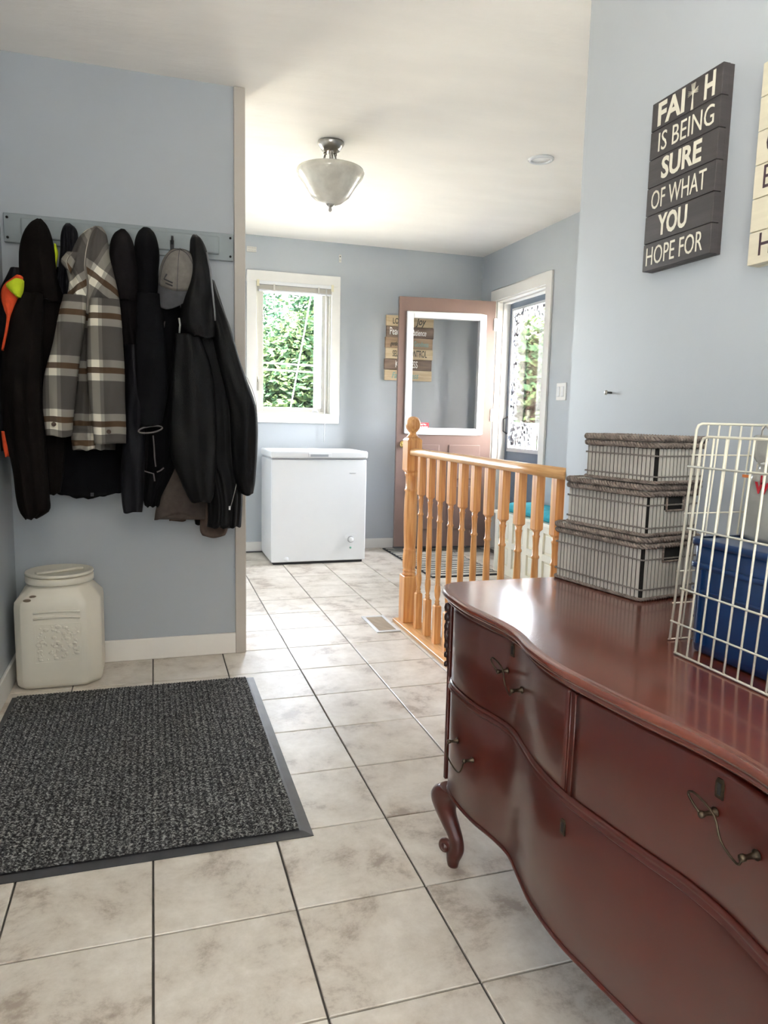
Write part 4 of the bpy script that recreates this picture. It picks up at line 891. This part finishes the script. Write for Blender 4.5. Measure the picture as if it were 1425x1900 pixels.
def plaid():
    m = bpy.data.materials.new('grey_cream_plaid_flannel'); m.use_nodes = True; n = m.node_tree.nodes; L = m.node_tree.links; b = n['Principled BSDF']; b.inputs['Roughness'].default_value = .95; b.inputs['Specular IOR Level'].default_value = .1
    uv = n.new('ShaderNodeUVMap'); sp_ = n.new('ShaderNodeSeparateXYZ'); L.new(uv.outputs[0], sp_.inputs[0])
    def ramp(out_, scale, stops, off=0):
        a = n.new('ShaderNodeMath'); a.operation = 'MULTIPLY_ADD'; a.inputs[1].default_value = scale; a.inputs[2].default_value = 50+off; L.new(out_, a.inputs[0])
        f = n.new('ShaderNodeMath'); f.operation = 'FRACT'; L.new(a.outputs[0], f.inputs[0]); r_ = n.new('ShaderNodeValToRGB'); r_.color_ramp.interpolation = 'CONSTANT'
        e = r_.color_ramp.elements
        while len(e) > 1: e.remove(e[-1])
        e[0].position = 0; e[0].color = stops[0][1]
        for p, c in stops[1:]: k = e.new(p); k.color = c
        L.new(f.outputs[0], r_.inputs[0]); return r_.outputs[0]
    G = (.085, .077, .070, 1); Lg = (.23, .215, .19, 1); W = (.74, .70, .59, 1); Br = (.085, .052, .030, 1)
    v = ramp(sp_.outputs[1], 1/.205, [(0, G), (.48, Lg), (.615, Br), (.725, Lg), (.86, G)])
    g1 = (.0, .0, .0, 1)
    u = ramp(sp_.outputs[0], 1/.150, [(0, (0, 0, 0, 1)), (.50, (.35, .35, .35, 1)), (.60, (1, 1, 1, 1)), (.82, (.35, .35, .35, 1)), (.92, (0, 0, 0, 1))], .12)
    vw = ramp(sp_.outputs[1], 1/.205, [(0, (.22, .22, .22, 1)), (.48, (1, 1, 1, 1)), (.615, (.06, .06, .06, 1)), (.725, (1, 1, 1, 1)), (.86, (.22, .22, .22, 1))])
    mm = n.new('ShaderNodeMath'); mm.operation = 'MULTIPLY'; L.new(u, mm.inputs[0]); L.new(vw, mm.inputs[1])
    mx = n.new('ShaderNodeMix'); mx.data_type = 'RGBA'; mx.inputs[7].default_value = W; L.new(v, mx.inputs[6]); L.new(mm.outputs[0], mx.inputs[0]); L.new(mx.outputs[2], b.inputs['Base Color'])
    t = n.new('ShaderNodeTexNoise'); t.inputs['Scale'].default_value = 300; bp = n.new('ShaderNodeBump'); bp.inputs['Strength'].default_value = .3; bp.inputs['Distance'].default_value = .002; L.new(t.outputs[0], bp.inputs['Height']); L.new(bp.outputs[0], b.inputs['Normal'])
    return m
f_plaid = plaid()
GR_ = 'clothes hanging on the coat rack'
# 1 hi-vis jacket
g = thing('hi_vis_jacket', 'navy and orange hi-vis jacket mostly hidden at the far left', 'jacket', (-.52, 3.1, 1.5), GR_)
cloth('body', [(500, 20, 45), (560, -6, 70), (700, -8, 80), (800, -5, 60), (835, 2, 45)], 3.14, .10, f_navy, g, seed=1)
cloth('orange_cuff', [(513, 30, 42), (530, 8, 43), (550, 2, 36), (575, 8, 28), (590, 14, 22), (620, 10, 17), (650, 5, 9)], 3.035, .07, f_or, g, seed=2, fold=.003, n=40, rows_n=30)
cloth('lime_band', [(520, 27, 44), (530, 12, 44), (541, 19, 42), (551, 32, 38)], 3.0, .085, f_ye, g, seed=2, fold=.002, n=40, rows_n=16)
cloth('orange_hem', [(800, 3, 12), (830, 6, 20), (846, 10, 18)], 3.05, .05, f_or, g, seed=3, fold=.002, n=32, rows_n=12)
# 2 brown-black hooded coat
g = thing('hooded_coat', 'black brown hooded coat hanging leftmost, hem lowest on the left', 'coat', (-.42, 3.2, 1.8), GR_)
cloth('hood', [(408, 69, 79, .3), (418, 57, 88, .7), (435, 46, 95), (460, 38, 100), (490, 36, 103), (520, 38, 106), (560, 45, 112, .9)], 3.13, .15, f_brown, g, seed=4, fold=.007, nf=2)
cloth('body', [(515, 42, 106), (560, 30, 122), (620, 22, 135), (720, 18, 130), (820, 25, 122), (880, 35, 118), (915, 55, 112)], 3.19, .14, f_brown, g, seed=5, nf=4, fold=.01)
cloth('sleeve', [(545, 38, 80, .6), (590, 18, 80), (650, 6, 78), (740, 2, 78), (810, 10, 84), (870, 24, 88), (925, 31, 92), (948, 38, 91), (961, 48, 70, .7)], 3.06, .13, f_brown, g, seed=6, nf=2, fold=.011)
# 3 black wide hem jacket
g = thing('nylon_jacket', 'wide black jacket whose straight hem shows below the plaid shirt', 'jacket', (-.28, 3.25, 1.8), GR_)
cloth('hood', [(416, 122, 132, .4), (425, 117, 142), (440, 113, 145), (470, 112, 150), (520, 106, 160), (570, 100, 175)], 3.23, .10, f_navy, g, seed=7, nf=3, fold=.008)
cloth('body', [(500, 100, 170), (600, 92, 235), (720, 80, 240), (830, 82, 240), (880, 88, 238), (905, 92, 236), (918, 96, 232)], 3.245, .09, f_black, g, seed=8, nf=5, fold=.006, ywave=.012)
cloth('lime_trim', [(453, 100, 104), (470, 101, 108), (485, 102, 106), (497, 102, 104)], 3.17, .03, f_ye, g, seed=2, fold=.001, n=24, rows_n=12)
box('zip_pull', tuple(wallpt(170, 921, 3.19)-Vector((.004, .002, .0))), tuple(wallpt(170, 921, 3.19)+Vector((.008, .004, .014))), m_black, g)
# 4 plaid shirt jacket
g = thing('plaid_shirt', 'grey and cream plaid flannel shirt jacket in the middle of the rack', 'shirt', (-.2, 3.15, 1.8), GR_)
cloth('collar', [(422, 174, 190, .4), (432, 158, 197, .8), (450, 143, 201), (475, 132, 204), (500, 124, 211), (530, 128, 218), (560, 124, 222), (585, 126, 220)], 3.12, .12, f_plaid, g, seed=9, nf=3, fold=.012, urot=.55)
cloth('collar_flap', [(468, 124, 150, .6), (485, 113, 140), (500, 122, 134, .7), (506, 129, 133, .5)], 3.07, .035, f_plaid, g, seed=12, nf=1, fold=.003, n=40, rows_n=20, urot=.9)
cloth('body', [(560, 128, 222), (640, 132, 226), (720, 136, 222), (780, 134, 216), (815, 133, 215), (833, 134, 214)], 3.14, .08, f_plaid, g, seed=10, nf=3, fold=.013)
s_ = cloth('sleeve', [(548, 118, 160, .6), (580, 110, 160), (640, 98, 152), (700, 82, 144), (750, 79, 139), (790, 83, 135), (809, 85, 134)], 3.07, .09, f_plaid, g, seed=11, nf=1, fold=.006)
s2_ = cloth('sleeve', [(555, 168, 222, .6), (600, 163, 226), (680, 161, 231), (740, 166, 232), (790, 172, 234), (822, 175, 234)], 3.06, .09, f_plaid, g, seed=13, nf=1, fold=.006)
for (px_, py_, yy) in ((100, 787, 3.020), (202, 801, 3.010)):
    p = wallpt(px_, py_, yy); MB().lathe(p, [(.008, .006), (.0085, -.003), (.006, -.005), (.004, -.0035), (0, -.0035)], 16, 'y').build('button', f_tan, s_ if px_ < 150 else s2_)
cloth('hem', [(790, 134, 176), (815, 132, 178), (834, 136, 176)], 3.10, .05, f_plaid, g, seed=14, nf=1.5, fold=.012, n=48, rows_n=20)
# 5 charcoal
g = thing('hooded_sweatshirt', 'charcoal hooded sweatshirt hanging right beside the plaid shirt', 'sweatshirt', (-.1, 3.2, 1.8), GR_)
cloth('hood', [(427, 223, 233, .4), (436, 212, 241, .8), (452, 205, 248), (475, 203, 252), (505, 204, 257), (535, 212, 256), (560, 222, 254, .8)], 3.15, .12, f_char, g, seed=15, nf=1, fold=.005)
cloth('body', [(530, 212, 258), (620, 222, 268), (740, 230, 280), (850, 230, 276), (900, 228, 270)], 3.18, .11, f_char, g, seed=16, nf=2, fold=.008)
cloth('sleeve', [(640, 232, 262, .6), (760, 232, 268), (880, 224, 268), (930, 226, 266), (949, 229, 264)], 3.12, .09, f_navy, g, seed=17, nf=1, fold=.008)
# 6 black fleece with piping
g = thing('piped_fleece', 'black hooded fleece with grey piped cuffs beside the grey cap', 'fleece', (-.01, 3.2, 1.8), GR_)
cloth('hood', [(424, 264, 279, .4), (433, 256, 287, .8), (450, 250, 293), (475, 249, 296), (510, 252, 294), (560, 254, 298)], 3.16, .12, f_black, g, seed=18, nf=1, fold=.005)
cloth('body', [(540, 252, 330), (640, 252, 345), (760, 258, 345), (860, 262, 330), (920, 264, 300), (938, 268, 296)], 3.19, .10, f_black, g, seed=19, nf=3, fold=.008)
sl = cloth('sleeve', [(545, 254, 298, .7), (640, 250, 308), (720, 252, 312), (790, 258, 300)], 3.10, .09, f_black, g, seed=20, nf=1, fold=.006)
P = [wallpt(279+22*math.cos(a), 797+6*math.sin(a)-3*math.cos(a), 3.05-.018*math.sin(a)) for a in [2*PI*k/28 for k in range(28)]]
MB().tube(P, .0035, 6, closed=True).build('cuff_piping', f_pipe, sl)
MB().tube([wallpt(x, y, 3.09) for x, y in ((254, 783), (247, 786), (243, 793), (248, 800), (256, 803))], .0035, 6).build('cuff_piping', f_pipe, sl)
MB().tube([wallpt(x, y, 3.115) for x, y in ((284, 808), (286, 830), (287, 850), (289, 866))], .003, 6).tube([wallpt(x, y, 3.115) for x, y in ((262, 872), (274, 876), (285, 879), (287, 893))], .003, 6).tube([wallpt(x, y, 3.115) for x, y in ((291, 876), (298, 873), (304, 868))], .003, 6).tube([wallpt(x, y, 3.14) for x, y in ((297, 660), (301, 625), (306, 596))], .0025, 6).build('hem_piping', f_pipe, g)
# 9 taupe sweatshirt, 10 tan sleeve behind the shell jacket
g = thing('taupe_sweatshirt', 'taupe sweatshirt showing only its flared hem under the black jackets', 'sweatshirt', (.1, 3.25, 1.8), GR_)
cloth('body', [(600, 320, 380, .6), (700, 315, 385), (800, 312, 380), (860, 306, 378), (910, 297, 382), (940, 289, 384), (958, 286, 385)], 3.20, .07, f_taupe, g, seed=21, nf=1, fold=.006, ywave=-.012)
cloth('hem_tab', [(945, 314, 346), (966, 314, 345)], 3.23, .03, f_tan, g, seed=22, nf=1, fold=.002, n=30, rows_n=8)
g = thing('canvas_jacket', 'brown canvas jacket showing only a cuff below the shell jacket', 'jacket', (.2, 3.25, 1.8), GR_)
cloth('sleeve', [(640, 370, 420, .6), (800, 372, 425), (900, 375, 428), (960, 372, 424), (985, 371, 422), (994, 375, 418)], 3.22, .08, f_tan, g, seed=23, nf=1, fold=.006)
cloth('body', [(640, 350, 410, .6), (800, 350, 420), (900, 352, 400), (972, 362, 398)], 3.25, .05, f_char, g, seed=24, nf=2, fold=.006)
# 8 black shell jacket
g = thing('shell_jacket', 'large black shell jacket with shiny hood hanging rightmost', 'jacket', (.2, 3.2, 1.8), GR_)
cloth('hood', [(438, 356, 366, .4), (446, 353, 374, .8), (465, 352, 383), (490, 350, 388), (530, 343, 395), (575, 335, 401), (605, 335, 402), (628, 350, 400, .8)], 3.10, .14, f_shell, g, seed=25, nf=1.5, fold=.008)
cloth('body', [(520, 348, 398, .7), (580, 336, 418), (640, 330, 436), (700, 330, 445), (780, 335, 450), (850, 345, 452), (880, 370, 450), (925, 384, 450), (960, 386, 448), (976, 384, 447)], 3.17, .12, f_shell, g, seed=26, nf=4, fold=.011)
cloth('sleeve', [(520, 378, 396, .5), (560, 384, 408), (610, 392, 428), (660, 402, 442), (700, 412, 456), (750, 424, 474), (790, 428, 478), (840, 430, 477), (885, 434, 474), (902, 440, 472), (916, 446, 469)], 3.10, .11, f_shell, g, seed=27, nf=1, fold=.009)
cloth('sleeve', [(620, 325, 370, .6), (680, 320, 392), (740, 316, 400), (800, 314, 402), (850, 318, 402), (890, 334, 400), (920, 348, 396), (930, 354, 392)], 3.08, .10, f_shell, g, seed=28, nf=1.4, fold=.010)
MB().tube([wallpt(x, y, 3.10) for x, y in ((440, 893), (436, 910), (431, 930), (427, 943))], .0018, 6).box(tuple(wallpt(426, 946, 3.10)-Vector((.003, .002, 0))), tuple(wallpt(426, 946, 3.10)+Vector((.004, .002, .016)))).build('zip', m_nickel, g)
MB().tube([wallpt(x, y, 3.045) for x, y in ((383, 468), (390, 500), (394, 540), (398, 575), (399, 595))], .004, 6).build('hood_piping', mat('reflective_grey', (.16, .16, .17, 1), .3), g)
MB().tube([wallpt(x, y, 3.08) for x, y in ((332, 590), (334, 602), (333, 618))], .004, 6).build('draw_cord', fabric('white_cord', (.5, .5, .46, 1)), g)
MB().tube([wallpt(x, y, 3.05) for x, y in ((458, 700), (468, 722), (475, 745), (477, 770))], .0012, 5).build('sleeve_piping', f_pipe, g)
# 7 cap
g = thing('baseball_cap', 'light grey baseball cap hanging between two black jackets', 'cap', (.09, 3.12, 1.8), GR_)
cc_ = wallpt(325, 492, 3.12)
b = MB(); rs = []
axu = Vector((.02, -.50, .86)).normalized(); axd = Vector((-.50, -.55, -.55)).normalized(); axd = (axd-axu*axd.dot(axu)).normalized(); axs = axu.cross(axd).normalized()
cen = wallpt(332, 512, 3.10)
for i in range(15):
    t = i/14*PI/2; hh_ = math.sin(t); rr_ = math.cos(t)**.8 if i < 14 else .02
    ring = []
    for k in range(36):
        a = 2*PI*k/36; ring.append(cen+axu*(hh_*.135-.03)+axd*math.cos(a)*.086*rr_+axs*math.sin(a)*.076*rr_+axd*.004*math.sin(6*a)*0)
    rs.append(ring)
b.rings(rs); b.build('crown', f_cap, g)
for k in range(6):
    a = 2*PI*(k+.5)/6
    MB().tube([cen+axu*(math.sin(t)*.136-.03)+axd*math.cos(a)*.087*max(.03, math.cos(t)**.8)+axs*math.sin(a)*.077*max(.03, math.cos(t)**.8) for t in [i/12*PI/2*.99 for i in range(13)]], .0012, 5).build('seam', f_capb, g)
# brim: curved sheet from the crown edge sweeping down
b = MB(); rs = []
for i in range(13):
    t = i/12; ring = []
    for k in range(17):
        a = lerp(-1.15, 1.15, k/16); base_ = cen+axu*(-.03)+axd*math.cos(a)*.086+axs*math.sin(a)*.076
        ext = .078*math.cos(a*1.15)**.7 if abs(a) < 1.15 else 0
        p = base_+(axd*.30-axu*.95).normalized()*ext*t-Vector((0, 0, 0))+axd*(-.018*(math.sin(a)**2)*t)
        ring.append(p)
    rs.append(ring)
b.rings(rs, cap=False, closed=False); o = b.build('brim', f_capb, g); md = o.modifiers.new('solid', 'SOLIDIFY'); md.thickness = .003
lp = cen+axd*.068+axu*.004
def cp_(u, v): 
    a = u; return cen+axu*(v)+axd*math.cos(a)*.087+axs*math.sin(a)*.077
b = MB(); b.tube([cp_(-.02, .028), cp_(-.18, .006), cp_(.30, .000)], .003, 6); b.tube([cp_(-.08, -.008), cp_(.30, -.012)], .003, 6); b.build('cap_mark', m_black, g)

# ------------------------------------------------------------------ outdoors
m_grass = mat('pale_gravel_yard', (.60, .56, .48, 1), .9, col2=(.52, .50, .40, 1), noise_scale=3, bump=.3, bump_scale=20)
m_gravel = mat('pale_gravel_drive', (.52, .50, .46, 1), .9, noise_amt=.2, noise_scale=4)
g_ = struct(MB().box((-30, 6.2, -.6), (40, 60, -.5)).box((3.2, -25, -.6), (40, 6.2, -.5)).box((-30, -25, -.6), (3.2, -2.8, -.5)).box((-30, -2.8, -.6), (-1.9, 6.2, -.5)).build('ground', m_grass), 'pale gravel yard outside the house')
def tree(name, label, x, y, h, r, seed, cols):
    t = thing(name, label, 'tree', (x, y, -.5), 'trees outside the window'); rn = random.Random(seed)
    MB().tube([(x, y, -.5), (x+.1, y, h*.4), (x, y, h*.8)], [.18, .12, .04], 8).build('trunk', bpy.data.materials.get('bark') or mat('bark', (.12, .09, .07, 1), .9), t)
    vs = []; fs_ = []; cl_ = []
    for c in range(150):
        th = rn.uniform(0, 2*PI); hz = rn.uniform(.0, 1); rad = r*(1-.55*hz)*rn.uniform(.55, 1.0); cxx = x+rad*math.cos(th); cyy = y+rad*math.sin(th); czz = -.2+h*hz
        for q in range(110):
            p = Vector((cxx+rn.gauss(0, .33), cyy+rn.gauss(0, .33), czz+rn.gauss(0, .28))); s = rn.uniform(.05, .11)
            d1 = Vector((rn.gauss(0, 1), rn.gauss(0, 1), rn.gauss(0, .5))).normalized(); d2 = d1.orthogonal().normalized()
            i0 = len(vs); vs += [p+d1*s, p+d2*s*.5, p-d1*s, p-d2*s*.5]; fs_.append((i0, i0+1, i0+2, i0+3)); cl_.append(0 if rn.random() < .5 else 1)
    vs = [v-Vector((x, y, -.5)) for v in vs]
    me = bpy.data.meshes.new('foliage'); me.from_pydata([tuple(v) for v in vs], [], fs_)
    for c in cols: me.materials.append(c)
    me.polygons.foreach_set('material_index', cl_)
    o = bpy.data.objects.new('foliage', me); C.objects.link(o); o.parent = t; o['kind'] = 'stuff'
def leafm(name, c):
    m = bpy.data.materials.new(name); m.use_nodes = True; n = m.node_tree.nodes; L = m.node_tree.links; b = n['Principled BSDF']; b.inputs['Base Color'].default_value = c; b.inputs['Roughness'].default_value = .9; b.inputs['Specular IOR Level'].default_value = 0
    tr = n.new('ShaderNodeBsdfTranslucent'); tr.inputs[0].default_value = c; mx = n.new('ShaderNodeMixShader'); mx.inputs[0].default_value = .4; L.new(b.outputs[0], mx.inputs[1]); L.new(tr.outputs[0], mx.inputs[2]); L.new(mx.outputs[0], n['Material Output'].inputs[0]); return m
lg1, lg2, lg3 = leafm('leaf_green', (.0050, .0125, .0075, 1)), leafm('leaf_light_green', (.0085, .018, .0095, 1)), leafm('leaf_yellow_green', (.013, .021, .009, 1))
tree('maple_tree', 'dark green tree seen left through the far window', 3.2, 19, 8.5, 2.6, 1, (lg1, lg2))
tree('maple_tree', 'tall green tree seen centrally through the far window', 5.8, 21, 9.5, 3.0, 2, (lg1, lg2))
tree('birch_tree', 'low yellow green shrub tree seen through the window bottom left', 2.9, 15, 3.0, 1.1, 3, (lg2, lg3))
tree('maple_tree', 'green tree behind the utility pole', 8.6, 23, 9, 3.0, 4, (lg1, lg3))
tree('maple_tree', 'far green tree filling the gap between the nearer trees', 4.6, 27, 10, 3.4, 11, (lg1, lg2))
tree('maple_tree', 'far green tree right behind the window pole', 8.4, 29, 10, 3.4, 12, (lg1, lg2))
tree('birch_tree', 'small green tree beyond the porch seen through the storm door', 5.6, 9.9, 2.3, .55, 7, (lg2, lg3))
up_ = thing('utility_pole', 'pale utility pole standing outside the far window', 'pole', (2.96, 13.5, -.5))
MB().tube([(2.96, 13.5, -.5), (2.96, 13.5, 7)], .085, 10).build('pole', mat('bleached_wood', (.75, .74, .72, 1), .8), up_)
MB().tube([(2.95, 13.5, 4.1), (2.1, 13.2, -.4)], .010, 5).build('guy_wire', mat('galvanised_wire', (.8, .8, .8, 1), .5), up_)
for z in (2.05, 1.93): MB().tube([(-3, 13.3, z+.1), (2.96, 13.5, z), (9, 13.7, z+.1)], .012, 5).build('cable', bpy.data.materials['galvanised_wire'], up_)
sh = thing('garden_shed', 'white garden shed low behind the utility pole', 'shed', (3.6, 15, -.5))
box('wall', (3.2, 14.2, -.5), (5.4, 16, .9), m_white, sh); MB().prism([(3.0, .85), (4.3, 1.5), (5.6, .85)], 'y', 14.0, 16.2).build('roof', m_white, sh)
# porch
m_deck = mat('deck_grey_painted_shade', (.035, .04, .05, 1), .6, noise_amt=.1, noise_scale=4)  # grey darkened to paint in the shade of a porch roof not built
dk = thing('porch_deck', 'grey boarded porch deck outside the entrance door', 'deck', (3.8, 6, -.1))
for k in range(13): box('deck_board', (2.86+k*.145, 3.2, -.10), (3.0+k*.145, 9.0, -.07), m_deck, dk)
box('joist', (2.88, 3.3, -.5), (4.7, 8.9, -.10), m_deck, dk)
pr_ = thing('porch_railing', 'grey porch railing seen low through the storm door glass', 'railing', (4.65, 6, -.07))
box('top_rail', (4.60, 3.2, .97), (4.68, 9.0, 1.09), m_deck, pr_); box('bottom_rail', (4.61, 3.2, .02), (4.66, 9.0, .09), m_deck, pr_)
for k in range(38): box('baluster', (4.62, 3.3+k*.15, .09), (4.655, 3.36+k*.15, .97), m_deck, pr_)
hs = thing('neighbour_house', 'cream sided neighbouring house seen through the storm door', 'house', (12.4, 21, -.5))
m_sid = mat('cream_siding', (.78, .72, .56, 1), .7)
box('wall', (8.9, 18, -.5), (16, 24, 4.0), m_sid, hs)
for k in range(28): box('siding_board', (8.9, 17.97, -.45+k*.16), (16, 18.0, -.32+k*.16), m_sid, hs)
MB().prism([(8.3, 3.9), (12.45, 6.4), (16.6, 3.9)], 'y', 17.5, 24.5).build('roof', m_vinyl, hs)
